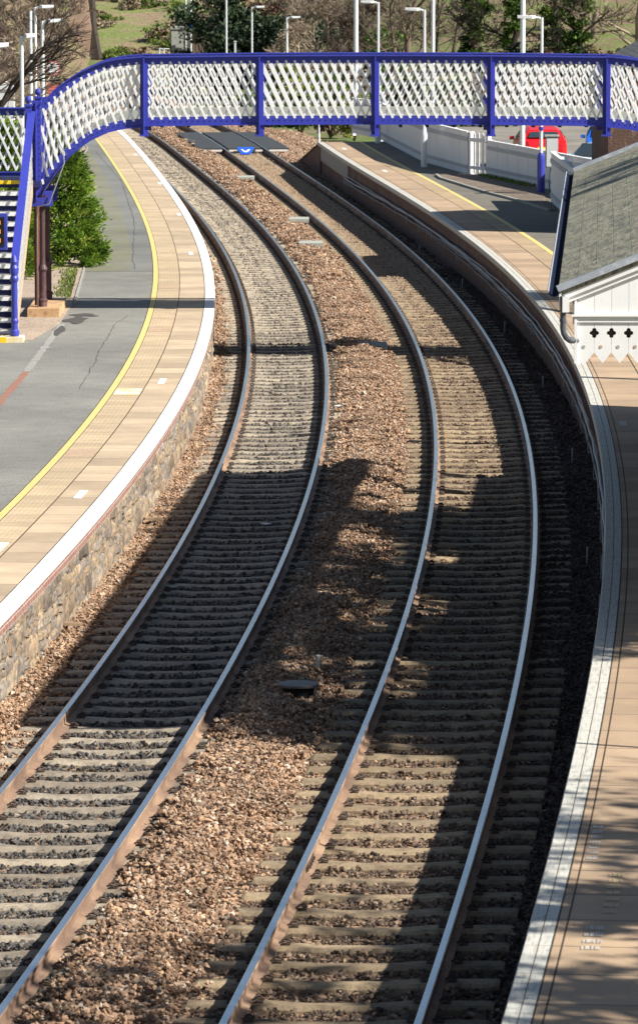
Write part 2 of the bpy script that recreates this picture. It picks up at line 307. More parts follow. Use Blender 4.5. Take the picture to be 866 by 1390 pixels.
def bankmat(name, grass_amt, gf=1.0, df=1.0, sc_=.55):
    t = NT(name, 0.95); g = t.n('ShaderNodeNewGeometry'); v = g.outputs['Position']
    n1 = t.noise(v, sc_, 8, 0.75); n2 = t.noise(v, 3, 7, 0.8)
    grass = t.ramp(n2, [(0.3, g3((0.07, 0.09, 0.022), gf)), (0.55, g3((0.17, 0.21, 0.055), gf)), (0.75, g3((0.29, 0.31, 0.12), gf))])
    dry = t.ramp(n2, [(0.3, g3((0.09, 0.065, 0.04), df)), (0.55, g3((0.23, 0.165, 0.10), df)), (0.78, g3((0.40, 0.30, 0.19), df))])
    t.bump(n2, 1.0, 0.15)
    return t.col(t.mix(t.ramp(n1, [(grass_amt - .05, (0, 0, 0)), (grass_amt + .07, (1, 1, 1))]), grass, dry))
M['bank'] = bankmat('grass_bank', 0.50, 1.15, 1.35, .28); M['lawn'] = bankmat('sunny_hillside', 0.49); M['scrub'] = bankmat('scrubby_slope', 0.44)
GRN = [(0.0, (0.02, 0.045, 0.008)), (0.5, (0.07, 0.14, 0.022)), (1.0, (0.20, 0.30, 0.05))]
M['conifer'] = attr_mat('bright_conifer_foliage', [(0.0, (0.03, 0.06, 0.012)), (0.35, (0.10, 0.19, 0.022)), (0.7, (0.22, 0.34, 0.04)), (1.0, (0.40, 0.48, 0.10))], 0.6, patch=.3, sss=True)
M['ivy'] = attr_mat('ivy_leaves', GRN, 0.5, patch=.3, sss=True)
M['evergreen'] = attr_mat('dark_evergreen_leaves', [(0, (0.010, 0.02, 0.009)), (.6, (0.022, 0.042, 0.018)), (1, (0.05, 0.08, 0.03))], 0.6, patch=.4)
M['yellowleaf'] = attr_mat('yellow_green_leaves', [(0, (0.08, 0.12, 0.02)), (.5, (0.22, 0.27, 0.04)), (1, (0.42, 0.42, 0.07))], 0.6, patch=.3, sss=True)
M['budleaf'] = attr_mat('reddish_budding_twigs', [(0, (0.10, 0.05, 0.04)), (.5, (0.22, 0.11, 0.08)), (1, (0.36, 0.22, 0.16))], 0.8)
M['drytwig'] = attr_mat('pale_dry_twigs', [(0, (0.12, 0.09, 0.06)), (.5, (0.26, 0.20, 0.14)), (1, (0.42, 0.35, 0.26))], 0.8)
M['dryleaf'] = attr_mat('dry_brown_undergrowth', [(0, (0.06, 0.04, 0.025)), (.5, (0.17, 0.12, 0.07)), (1, (0.34, 0.26, 0.16))], 0.8)
M['tuft'] = attr_mat('grass_blades', [(0, (0.05, 0.08, 0.015)), (.5, (0.14, 0.21, 0.04)), (1, (0.33, 0.36, 0.12))], 0.7, sss=True)
M['bark'] = plain('grey_brown_bark', (0.16, 0.12, 0.09), 0.95, var=0.35, scale=5, bump=0.6)
M['bark_pale'] = plain('pale_bark', (0.36, 0.29, 0.21), 0.95, var=0.3, scale=5, bump=0.6)
M['bark_dark'] = plain('dark_bark', (0.045, 0.035, 0.028), 0.95, var=0.35, scale=5, bump=0.6)
M['rock'] = plain('weathered_abutment_stone', (0.40, 0.28, 0.21), 0.95, var=0.4, scale=1.2, bump=0.8, dirt=(0.17, 0.13, 0.10))

# ---------------------------------------------------------------- mesh helpers
class MB:
    def __init__(s): s.v = []; s.f = []; s.mi = []; s.uv = {}; s.c = None
    def add(s, vs, fs, mi=0, uvs=None):
        b = len(s.v); s.v += [tuple(p) for p in vs]
        for i, f in enumerate(fs):
            if uvs: s.uv[len(s.f)] = [uvs[k] for k in f] if not isinstance(uvs[0], list) else uvs[i]
            s.f.append([b + k for k in f]); s.mi.append(mi)
    def box(s, a, b, mi=0, M_=None):
        x0, y0, z0 = a; x1, y1, z1 = b
        vs = [(x0, y0, z0), (x1, y0, z0), (x1, y1, z0), (x0, y1, z0), (x0, y0, z1), (x1, y0, z1), (x1, y1, z1), (x0, y1, z1)]
        if M_ is not None: vs = [M_ @ Vector(p) for p in vs]
        s.add(vs, [(0, 3, 2, 1), (4, 5, 6, 7), (0, 1, 5, 4), (1, 2, 6, 5), (2, 3, 7, 6), (3, 0, 4, 7)], mi)
    def tube(s, pts, r, n=6, mi=0, cap=True):
        pts = [Vector(p) for p in pts]; rr = r if isinstance(r, (list, tuple)) else [r] * len(pts)
        b = len(s.v); up = None
        for i, p in enumerate(pts):
            d = (pts[min(i + 1, len(pts) - 1)] - pts[max(i - 1, 0)])
            if d.length < 1e-9: d = Vector((0, 0, 1))
            d.normalize()
            if up is None: up = d.orthogonal().normalized()
            a = up - d * up.dot(d)
            a = a.normalized() if a.length > 1e-6 else d.orthogonal().normalized()
            up = a; c = d.cross(a)
            for k in range(n):
                t = 2 * math.pi * k / n; s.v.append(tuple(p + (a * math.cos(t) + c * math.sin(t)) * rr[i]))
        for i in range(len(pts) - 1):
            for k in range(n):
                k2 = (k + 1) % n; s.f.append([b + i * n + k, b + i * n + k2, b + (i + 1) * n + k2, b + (i + 1) * n + k]); s.mi.append(mi)
        if cap:
            s.f.append([b + k for k in range(n)][::-1]); s.mi.append(mi)
            e = b + (len(pts) - 1) * n; s.f.append([e + k for k in range(n)]); s.mi.append(mi)
    def lathe(s, c, prof, n=16, mi=0):
        """prof: list of (r, z) bottom to top round vertical axis at c"""
        s.tube_prof([(c[0], c[1], c[2] + z) for r, z in prof], [r for r, z in prof], n, mi)
    def tube_prof(s, pts, rr, n, mi):
        b = len(s.v)
        for p, r in zip(pts, rr):
            for k in range(n):
                t = 2 * math.pi * k / n; s.v.append((p[0] + r * math.cos(t), p[1] + r * math.sin(t), p[2]))
        for i in range(len(pts) - 1):
            for k in range(n):
                k2 = (k + 1) % n; s.f.append([b + i * n + k, b + i * n + k2, b + (i + 1) * n + k2, b + (i + 1) * n + k]); s.mi.append(mi)
        s.f.append([b + k for k in range(n)][::-1]); s.mi.append(mi)
        e = b + (len(pts) - 1) * n; s.f.append([e + k for k in range(n)]); s.mi.append(mi)
    def prism(s, poly, axis_vec, mi=0, mfront=None):
        """poly list of 3-D points, extruded by vector"""
        n = len(poly); a = [Vector(p) for p in poly]; v = Vector(axis_vec); vs = a + [p + v for p in a]
        s.add(vs, [list(range(n))], mi if mfront is None else mfront)
        s.add(vs, [list(range(n, 2 * n))[::-1]], mi)
        s.add(vs, [[i, n + i, n + (i + 1) % n, (i + 1) % n] for i in range(n)], mi)
    def bar(s, p, q, wv, tv, mi=0):
        """flat bar from p to q, half width vector wv, half thickness vector tv"""
        p, q, wv, tv = Vector(p), Vector(q), Vector(wv), Vector(tv)
        vs = [p - wv - tv, p + wv - tv, p + wv + tv, p - wv + tv, q - wv - tv, q + wv - tv, q + wv + tv, q - wv + tv]
        s.add(vs, [(0, 3, 2, 1), (4, 5, 6, 7), (0, 1, 5, 4), (1, 2, 6, 5), (2, 3, 7, 6), (3, 0, 4, 7)], mi)
    def build(s, name, mats, parent=None, smooth=False, origin=None, link=True, recalc=True):
        me = bpy.data.meshes.new(name)
        o = bpy.data.objects.new(name, me)
        org = Vector(origin) if origin is not None else (parent_world(parent) if parent else Vector((0, 0, 0)))
        vs = np.array(s.v, dtype=np.float64).reshape(-1, 3) - np.array(org)
        me.from_pydata(vs.tolist(), [], s.f)
        for m in (mats if isinstance(mats, (list, tuple)) else [mats]): me.materials.append(m)
        if len(set(s.mi)) > 1: me.polygons.foreach_set('material_index', s.mi)
        if s.uv:
            ul = me.uv_layers.new(name='UVMap')
            for p in me.polygons:
                u = s.uv.get(p.index)
                if u:
                    for k, li in enumerate(p.loop_indices): ul.data[li].uv = u[k]
        if s.c is not None:
            at = me.attributes.new('Col', 'FLOAT_COLOR', 'POINT'); arr = np.ones((len(s.v), 4), np.float32)
            arr[:, 0] = arr[:, 1] = arr[:, 2] = np.array(s.c, np.float32); at.data.foreach_set('color', arr.ravel())
        if recalc and s.c is None and len(s.f) < 60000:
            bm = bmesh.new(); bm.from_mesh(me); bmesh.ops.recalc_face_normals(bm, faces=bm.faces); bm.to_mesh(me); bm.free()
        if smooth: me.polygons.foreach_set('use_smooth', [True] * len(me.polygons))
        me.update()
        if link: C.objects.link(o)
        if parent: o.parent = parent
        elif origin is not None: o.location = org
        return o
def parent_world(p):
    v = Vector(p.location)
    while p.parent: p = p.parent; v += Vector(p.location)
    return v
def tag(o, label=None, cat=None, group=None, kind=None):
    if label: o['label'] = label
    if cat: o['category'] = cat
    if group: o['group'] = group
    if kind: o['kind'] = kind
    return o
def thing(name, loc, label=None, cat=None, group=None, kind=None):
    o = bpy.data.objects.new(name, None); C.objects.link(o); o.location = loc; o.empty_display_size = 0.3
    return tag(o, label, cat, group, kind)
def dup(o, loc, label=None, parent=None):
    c = o.copy(); C.objects.link(c)
    if loc is not None: c.location = loc
    if parent: c.parent = parent
    if label: c['label'] = label
    for ch in list(o.children): dup(ch, None, None, c)
    return c

# ---------------------------------------------------------------- track and platform alignments
PLc = [-0.98304683, 1.00890095, 2.18593354, -4.79081956, -2.11501, -2.25923132]
PRc = [-0.15786005, 1.11970272, 1.89042386, -4.87477222, -2.5567864, 4.07013168]
CLc = [-0.11262043, 0.42166645, 1.02347333, -4.36517514, -1.85456679, -0.80001325]
CRc = [-0.36104832, 0.61622088, 1.48054845, -4.56135855, -1.979956, 2.58275979]
def make_path(cf, lim, k, y1=420, y0=26, step=0.5):
    """plan curve: measured alignment up to lim metres, then a steady curve of curvature k"""
    ys = np.arange(y0, lim, step); x = np.polyval(cf, (ys - 100) / 70)
    pts = [(float(a), float(b)) for a, b in zip(x, ys)]
    th = math.atan2(pts[-1][0] - pts[-2][0], step)
    px, py = pts[-1]
    while py < y1:
        th += k * step; px += math.sin(th) * step; py += math.cos(th) * step; pts.append((px, py))
    P = np.array(pts); d = np.gradient(P, axis=0); d /= np.linalg.norm(d, axis=1)[:, None]
    s = np.concatenate([[0], np.cumsum(np.linalg.norm(np.diff(P, axis=0), axis=1))])
    return dict(p=P, d=d, n=np.stack([d[:, 1], -d[:, 0]], 1), s=s)
TL = make_path(CLc, 178, -1 / 700); TR = make_path(CRc, 178, -1 / 700)
EL_ = make_path(PLc, 168, -1 / 700, 260); ER_ = make_path(PRc, 158, -1 / 1200, 200)
def at_s(P, s):
    return (np.interp(s, P['s'], P['p'][:, 0]), np.interp(s, P['s'], P['p'][:, 1]), math.atan2(np.interp(s, P['s'], P['d'][:, 0]), np.interp(s, P['s'], P['d'][:, 1])))
def at_y(P, y):
    s = np.interp(y, P['p'][:, 1], P['s']); return at_s(P, s)
def seg(P, y0, y1, step=2):
    idx = [i for i in range(0, len(P['p']), step) if y0 <= P['p'][i, 1] <= y1]; return idx
def sweep(mb, P, idx, prof, closed=True, mi=0, uvscale=True, caps=True):
    """prof: list of (offset, z); builds a strip of quads along the path"""
    n = len(prof); b = len(mb.v); m = len(idx)
    acc = [0]
    for i in range(1, n): acc.append(acc[-1] + math.hypot(prof[i][0] - prof[i - 1][0], prof[i][1] - prof[i - 1][1]))
    tot = acc[-1] + math.hypot(prof[0][0] - prof[-1][0], prof[0][1] - prof[-1][1])
    for i in idx:
        p, nn = P['p'][i], P['n'][i]
        for o, z in prof: mb.v.append((p[0] + nn[0] * o, p[1] + nn[1] * o, z))
    for a in range(m - 1):
        s0, s1 = P['s'][idx[a]], P['s'][idx[a + 1]]
        for k in range(n if closed else n - 1):
            k2 = (k + 1) % n; v0 = acc[k]; v1 = acc[k2] if k2 else tot
            mb.uv[len(mb.f)] = [(s0, v0), (s0, v1), (s1, v1), (s1, v0)]
            mb.f.append([b + a * n + k, b + a * n + k2, b + (a + 1) * n + k2, b + (a + 1) * n + k]); mb.mi.append(mi)
    if closed and caps:
        mb.f.append([b + k for k in range(n)]); mb.mi.append(mi)
        mb.f.append([b + (m - 1) * n + k for k in range(n)][::-1]); mb.mi.append(mi)
def sheet(name, P, y0, y1, o0, o1, z, mat, parent=None, step=2):
    mb = MB(); sweep(mb, P, seg(P, y0, y1, step), [(o0, z), (o1, z)], closed=False)
    o = mb.build(name, mat, parent, recalc=False)
    if o.data.polygons[0].normal.z < 0: o.data.flip_normals()
    return o

ZL, ZR = 0.80, 1.00          # platform levels above the rails
def struct(o): o['kind'] = 'structure'; return o

# ---------------------------------------------------------------- ground
def ground_z(x, y):
    z = -0.75
    t = min(max((y - 215) / 90, 0), 1)
    if x > -4: z += t * min(max((x + 4) / 8, 0), 1) * 4.6
    return z
mb = MB(); xs = [-700, -300, -150, -80, -40] + [x for x in range(-30, 51, 2)] + [60, 90, 150, 300, 700]
ys = [-60, -20, 0, 20] + list(range(30, 420, 6)) + [450, 500, 600, 900, 1600]
for y in ys:
    for x in xs:
        z = ground_z(x, y)
        if y > 210: z += 0.25 * math.sin(x * 0.7 + y * 0.13) * math.sin(y * 0.21)
        if y > 420: z += (y - 420) * 0.08
        mb.v.append((x, y, z))
nx = len(xs)
for j in range(len(ys) - 1):
    for i in range(nx - 1): mb.f.append([j * nx + i, j * nx + i + 1, (j + 1) * nx + i + 1, (j + 1) * nx + i]); mb.mi.append(0)
struct(mb.build('ground', M['ground'], smooth=True, recalc=False))

# track bed between the platforms
def bed_z(dl, dr, y):
    """ballast level from the offsets to the left and right track centres"""
    if dl < -1.25: return -0.235 + 0.07 * min((-1.25 - dl) / 0.3, 1)
    if dl <= 0.95: return -0.245
    if dr >= -1.3:
        if dr <= 1.2: return -0.235
        return -0.24 + 0.05 * min((dr - 1.2) / 0.4, 1)
    t = (dl - 0.95) / max(0.95 + (-1.3 - dr) + (dl - 0.95) - 0.95, 0.2)
    t = (dl - 0.95) / max((dl - 0.95) + (-1.3 - dr), 0.2)
    amp = 0.19 + 0.04 * math.sin(y * 0.9) + 0.03 * math.sin(y * 2.3 + 1)
    return -0.24 + amp * math.sin(math.pi * min(max(t, 0), 1) ** 0.8)
mb = MB(); idx = seg(TL, 26, 400, 1); NL = 40
rows = []
for i in idx:
    p, n_ = TL['p'][i], TL['n'][i]; xr, yr, _ = at_y(TR, p[1])
    sep = (xr - p[0]) * n_[0]
    xl, _, _ = at_y(EL_, min(p[1], 255)); xe, _, _ = at_y(ER_, min(p[1], 172))
    o0 = (xl - p[0]) - 0.25 if p[1] < 250 else -3.2
    o1 = (xe - p[0]) + 0.25 if p[1] < 160 else 6.5
    row = []
    for k in range(NL + 1):
        o = o0 + (o1 - o0) * k / NL; z = bed_z(o, o - sep, p[1])
        if o - sep > 2.0 and p[1] > 160: z -= 0.12 * (o - sep - 2.0)
        if o < -2.4: z -= 0.1 * (-2.4 - o)
        z += rnd.uniform(-.008, .008)
        row.append(len(mb.v)); mb.v.append((p[0] + n_[0] * o, p[1] + n_[1] * o, z))
    rows.append(row)
for a, b in zip(rows[:-1], rows[1:]):
    for k in range(NL): mb.f.append([a[k], a[k + 1], b[k + 1], b[k]]); mb.mi.append(0)
struct(mb.build('track_bed', M['bed'], smooth=True, recalc=False))

# ---------------------------------------------------------------- loose ballast stones
def hull_stone(r):
    pts = [Vector((rnd.gauss(0, 1), rnd.gauss(0, 1), rnd.gauss(0, 1))).normalized() * rnd.uniform(.75, 1.05) for _ in range(10)]
    sx, sy, sz = rnd.uniform(.8, 1.25), rnd.uniform(.65, 1.0), rnd.uniform(.5, .85)
    bm = bmesh.new()
    for p in pts: bm.verts.new((p.x * sx * r, p.y * sy * r, p.z * sz * r))
    res = bmesh.ops.convex_hull(bm, input=bm.verts)
    bmesh.ops.delete(bm, geom=[g for g in res['geom_interior'] if isinstance(g, bmesh.types.BMVert)], context='VERTS')
    bm.verts.index_update(); v = [tuple(x.co) for x in bm.verts]; f = [[q.index for q in x.verts] for x in bm.faces]; bm.free(); return v, f
STONES = [hull_stone(1.0) for _ in range(40)]
def tile(name, mat, count, w_, d_, round_=False, r0=.016, r1=.036):
    mb = MB(); mb.c = []
    for _ in range(count):
        while True:
            x, y = rnd.uniform(-1, 1), rnd.uniform(-1, 1)
            if not round_ or x * x + y * y < 1: break
        v, f = rnd.choice(STONES); r = rnd.uniform(r0, r1) * rnd.choice([1, 1, .7, .85, 1.2, 1.4])
        E_ = Matrix.Rotation(rnd.uniform(0, 6.28), 3, 'Z') @ Matrix.Rotation(rnd.uniform(-.7, .7), 3, 'X') @ Matrix.Rotation(rnd.uniform(-.7, .7), 3, 'Y')
        z = rnd.uniform(-.012, .022)
        b = [E_ @ Vector(p) * r + Vector((x * w_, y * d_, z)) for p in v]
        mb.add(b, f); c = rnd.uniform(0, 1) if rnd.random() < .35 else min(max(rnd.gauss(.5, .2), 0), 1); mb.c += [c] * len(b)
    return mb.build(name, mat, link=False)
def tile_coll(name, mat, kinds, n=7):
    c = bpy.data.collections.new(name)
    for i in range(n): c.objects.link(tile(name, mat, *kinds))
    return c
def scatter(name, pts, rot, scl, coll, label):
    me = bpy.data.meshes.new(name); N = len(pts)
    me.vertices.add(N); me.vertices.foreach_set('co', np.asarray(pts, np.float32).ravel())
    a = me.attributes.new('rot', 'FLOAT_VECTOR', 'POINT'); a.data.foreach_set('vector', np.asarray(rot, np.float32).ravel())
    a = me.attributes.new('scl', 'FLOAT', 'POINT'); a.data.foreach_set('value', np.asarray(scl, np.float32).ravel())
    o = bpy.data.objects.new(name, me); C.objects.link(o)
    ng = bpy.data.node_groups.new(name, 'GeometryNodeTree')
    ng.interface.new_socket('Geometry', in_out='INPUT', socket_type='NodeSocketGeometry'); ng.interface.new_socket('Geometry', in_out='OUTPUT', socket_type='NodeSocketGeometry')
    N_ = ng.nodes; gi = N_.new('NodeGroupInput'); go = N_.new('NodeGroupOutput'); ip = N_.new('GeometryNodeInstanceOnPoints')
    ci = N_.new('GeometryNodeCollectionInfo'); ci.inputs['Collection'].default_value = coll; ci.inputs['Separate Children'].default_value = True; ci.inputs['Reset Children'].default_value = True
    ip.inputs['Pick Instance'].default_value = True
    ra = N_.new('GeometryNodeInputNamedAttribute'); ra.data_type = 'FLOAT_VECTOR'; ra.inputs[0].default_value = 'rot'
    sa = N_.new('GeometryNodeInputNamedAttribute'); sa.data_type = 'FLOAT'; sa.inputs[0].default_value = 'scl'
    er = N_.new('FunctionNodeEulerToRotation')
    L = ng.links.new
    L(gi.outputs[0], ip.inputs['Points']); L(ci.outputs[0], ip.inputs['Instance'])
    L(ra.outputs[0], er.inputs[0]); L(er.outputs[0], ip.inputs['Rotation']); L(sa.outputs[0], ip.inputs['Scale']); L(ip.outputs[0], go.inputs[0])
    md = o.modifiers.new('stones', 'NODES'); md.node_group = ng
    tag(o, label, 'ballast', kind='stuff'); return o

SPL, SPR = 0.65, 0.70
def crib_points(P, sp, y0, y1, half=1.12):
    pts, rot, scl = [], [], []
    s0 = np.interp(y0, P['p'][:, 1], P['s']); k = math.ceil(s0 / sp)
    while True:
        s = (k + 0.5) * sp; x, y, th = at_s(P, s)
        if y > y1: break
        u = -half
        while u < half + .01:
            uu = u + rnd.uniform(-.05, .05)
            pts.append((x + math.cos(th) * uu, y - math.sin(th) * uu, -0.214 + 0.02 * (uu + .75) + rnd.uniform(-.012, .008)))
            rot.append((0, -0.02, -th + rnd.choice([0, math.pi]) + rnd.uniform(-.06, .06))); scl.append(rnd.uniform(.93, 1.08))
            u += .25 if y < 110 else .3
        k += 1
    return pts, rot, scl
c_dark = tile_coll('dark_ballast_stones', M['st_dark'], (54, .15, .20), 8)
c_brown = tile_coll('brown_ballast_stones', M['st_brown'], (52, .15, .225), 8)
c_buff = tile_coll('buff_ballast_stones', M['st_buff'], (84, .24, .24, True), 10)
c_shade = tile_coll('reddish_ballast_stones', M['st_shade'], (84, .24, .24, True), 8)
scatter('ballast', *crib_points(TL, SPL, 30, 190), c_dark, 'dark grey ballast stones between the sleepers of the left track')
scatter('ballast', *crib_points(TR, SPR, 30, 200), c_brown, 'brown ballast stones between the sleepers of the right track')
def zone_points(zone, y0, y1):
    pts, rot, scl = [], [], []
    y = y0
    while y < y1:
        st = 0.20 if y < 60 else (0.24 if y < 110 else 0.42)
        xl, yl, th = at_y(TL, y); xr, _, _ = at_y(TR, y); xe, _, _ = at_y(EL_, min(y, 255)); xf, _, _ = at_y(ER_, min(y, 170))
        sep = xr - xl
        if zone == 'left': a, b = xe + .12, xl - 1.08
        elif zone == 'mid': a, b = xl + .98, xr - 1.12
        else: a, b = (xr + 1.12 if y < 53 else xr + .98), (xf + .06 if y < 160 else xr + 4.2)
        x = a
        while x <= b:
            px = x + rnd.uniform(-.07, .07); py = y + rnd.uniform(-.1, .1)
            z = bed_z(px - xl, px - xr, py) + 0.008
            if zone == 'left' and y < 130: z = max(z, -0.2)
            if zone == 'right' and px - xr > 2.0 and y > 160: z -= 0.12 * (px - xr - 2.0)
            # sleeper ends show near the mound's feet
            near_sleeper = (zone == 'mid' and px > xr - 1.32) or (zone == 'left' and px > xl - 1.32) or (zone == 'right' and px < xr + 1.36 and py < 53)
            if zone == 'right': z += .022 + (.03 if py > 53 else 0)
            if near_sleeper: z -= 0.028
            pts.append((px, py, z)); rot.append((rnd.uniform(-.12, .12), rnd.uniform(-.12, .12), rnd.uniform(0, 6.28)))
            scl.append(rnd.uniform(.85, 1.12) * (1.0 if y < 110 else 1.5)); x += st
        y += st
    return pts, rot, scl
scatter('ballast', *zone_points('mid', 30, 215), c_buff, 'mound of pink buff ballast stones heaped between the two tracks')
scatter('ballast', *zone_points('left', 30, 200), c_buff, 'pink buff ballast stones along the foot of the left stone platform wall')
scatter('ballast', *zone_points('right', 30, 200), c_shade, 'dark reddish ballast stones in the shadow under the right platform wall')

# ---------------------------------------------------------------- tracks
RAILP = [(-.07, -.159), (.07, -.159), (.07, -.147), (.012, -.128), (.009, -.045), (.034, -.034), (.036, -.010), (.030, -.002), (.022, 0), (-.022, 0), (-.030, -.002), (-.036, -.010), (-.034, -.034), (-.009, -.045), (-.012, -.128), (-.07, -.147)]
def sleeper_mesh(mat, name):
    mb = MB(); sec = [(-1.25, .098, .13, 0), (-1.22, .10, .13, 0.0), (-.95, .10, .13, 0), (-.55, .098, .13, 0), (-.3, .086, .12, -.018), (.3, .086, .12, -.018), (.55, .098, .13, 0), (.95, .10, .13, 0), (1.22, .10, .13, 0), (1.25, .098, .13, 0)]
    for x, wt, wb, dz in sec:
        zt = -.170 + dz - (0.012 if abs(x) == 1.25 else 0)
        mb.v += [(x, -wb, -.37), (x, -wb + .01, zt - .03), (x, -wt + .008, zt), (x, wt - .008, zt), (x, wb - .01, zt - .03), (x, wb, -.37)]
    n = 6
    for i in range(len(sec) - 1):
        for k in range(n): mb.f.append([i * n + k, i * n + (k + 1) % n, (i + 1) * n + (k + 1) % n, (i + 1) * n + k]); mb.mi.append(0)
    mb.f.append(list(range(n))); mb.mi.append(0); mb.f.append(list(range((len(sec) - 1) * n, len(sec) * n))[::-1]); mb.mi.append(0)
    return mb
def clip_mb(side, mb=None, M_=None):
    mb = mb or MB(); T = M_ or Matrix.Identity(4)
    u = .078 * side
    P_ = [(u - .02 * side, -.05, -.140), (u + .02 * side, -.052, -.122), (u + .065 * side, -.03, -.138), (u + .05 * side, .0, -.118), (u + .0 * side, .012, -.132), (u + .03 * side, .05, -.122), (u + .075 * side, .04, -.150)]
    mb.tube([T @ Vector(p) for p in P_], .010, 5, 0)
    mb.box((min(u, u + .07 * side), -.035, -.172), (max(u, u + .07 * side), .035, -.156), 0, T)
    return mb
def make_track(P, sp, smat, label, name):
    x0, y0, th0 = at_s(P, np.interp(30, P['p'][:, 1], P['s']))
    root = thing(name, (float(x0), float(y0), 0), label, 'railway track', kind=None)
    org = Vector(root.location)
    for o, dz in ((-.7525, 0), (.7525, .03)):
        mb = MB(); prof = [(o + a, b + dz) for a, b in RAILP]; idx = seg(P, 28, 410, 1)
        sweep(mb, P, idx, prof)
        n = len(prof)
        for fi, f in enumerate(mb.f):
            if len(f) == 4 and (f[0] % n) in (7, 8, 9): mb.mi[fi] = 1
        mb.build('rail', [M['rail'], M['railhead']], root)
    for yj, oj in (((41.6, -.7525),) if 'right' in label else ()):
        xj, yj_, tj = at_y(P, yj); T = Matrix.Translation((xj, yj_, 0)) @ Matrix.Rotation(-tj, 4, 'Z'); dz = 0 if oj < 0 else .03
        for sd in (-1, 1):
            mb = MB(); mb.box((oj + min(sd * .012, sd * .034), -.28, -.115 + dz), (oj + max(sd * .012, sd * .034), .28, -.050 + dz), 0, T)
            for k in (-.2, -.07, .07, .2): mb.box((oj + min(sd * .034, sd * .052), k - .015, -.098 + dz), (oj + max(sd * .034, sd * .052), k + .015, -.068 + dz), 0, T)
            mb.build('fishplate', M['clip'], root)
    clip_me = {s: clip_mb(s).build('rail_clip', M['clip'], origin=(0, 0, 0), link=False).data for s in (-1, 1)}
    me = None; k = math.ceil(float(np.interp(31, P['p'][:, 1], P['s'])) / sp); cnt = 0; far = MB(); farclip = MB()
    base = sleeper_mesh(smat, 's'); sm = base.build('sleeper', smat, origin=(0, 0, 0), link=False).data
    while True:
        x, y, th = at_s(P, k * sp)
        if y > 400: break
        jit = rnd.uniform(-.012, .012)
        if 33.5 < y and cnt < 100:
            s_ = bpy.data.objects.new('sleeper', sm); C.objects.link(s_); s_.parent = root
            s_.location = Vector((float(x), float(y) + jit, .015)) - org; s_.location.z += rnd.uniform(-.010, .004); s_.rotation_euler = (rnd.uniform(-.02, .02), -.02, -th + rnd.uniform(-.012, .012))
            for cx_ in (-.7525, .7525):
                for sd in (-1, 1):
                    c_ = bpy.data.objects.new('rail_clip', clip_me[sd]); C.objects.link(c_); c_.parent = s_; c_.location = (cx_, 0, 0)
            cnt += 1
        elif y < 31 + .5 or y > 60:
            T = Matrix.Translation((float(x), float(y) + jit, .015)) @ Matrix.Rotation(-th, 4, 'Z') @ Matrix.Rotation(-.02, 4, 'Y')
            far.add([T @ Vector(p) for p in base.v], base.f)
            if y < 190:
                for cx_ in (-.7525, .7525):
                    for sd in (-1, 1): farclip.box((cx_ + min(.078 * sd, .15 * sd), -.05, -.172), (cx_ + max(.078 * sd, .15 * sd), .05, -.125), 0, T)
        k += 1
    f = far.build('sleepers', smat, root); f['kind'] = 'stuff'
    f = farclip.build('rail_clips', M['clip'], root); f['kind'] = 'stuff'
    return root
make_track(TL, SPL, M['sleeper_l'], 'curving railway track beside the left platform, with pale concrete sleepers over dark grey stones', 'railway_track')
make_track(TR, SPR, M['sleeper_r'], 'curving railway track beside the right platform, with brown sleepers and one rail in shadow', 'railway_track')

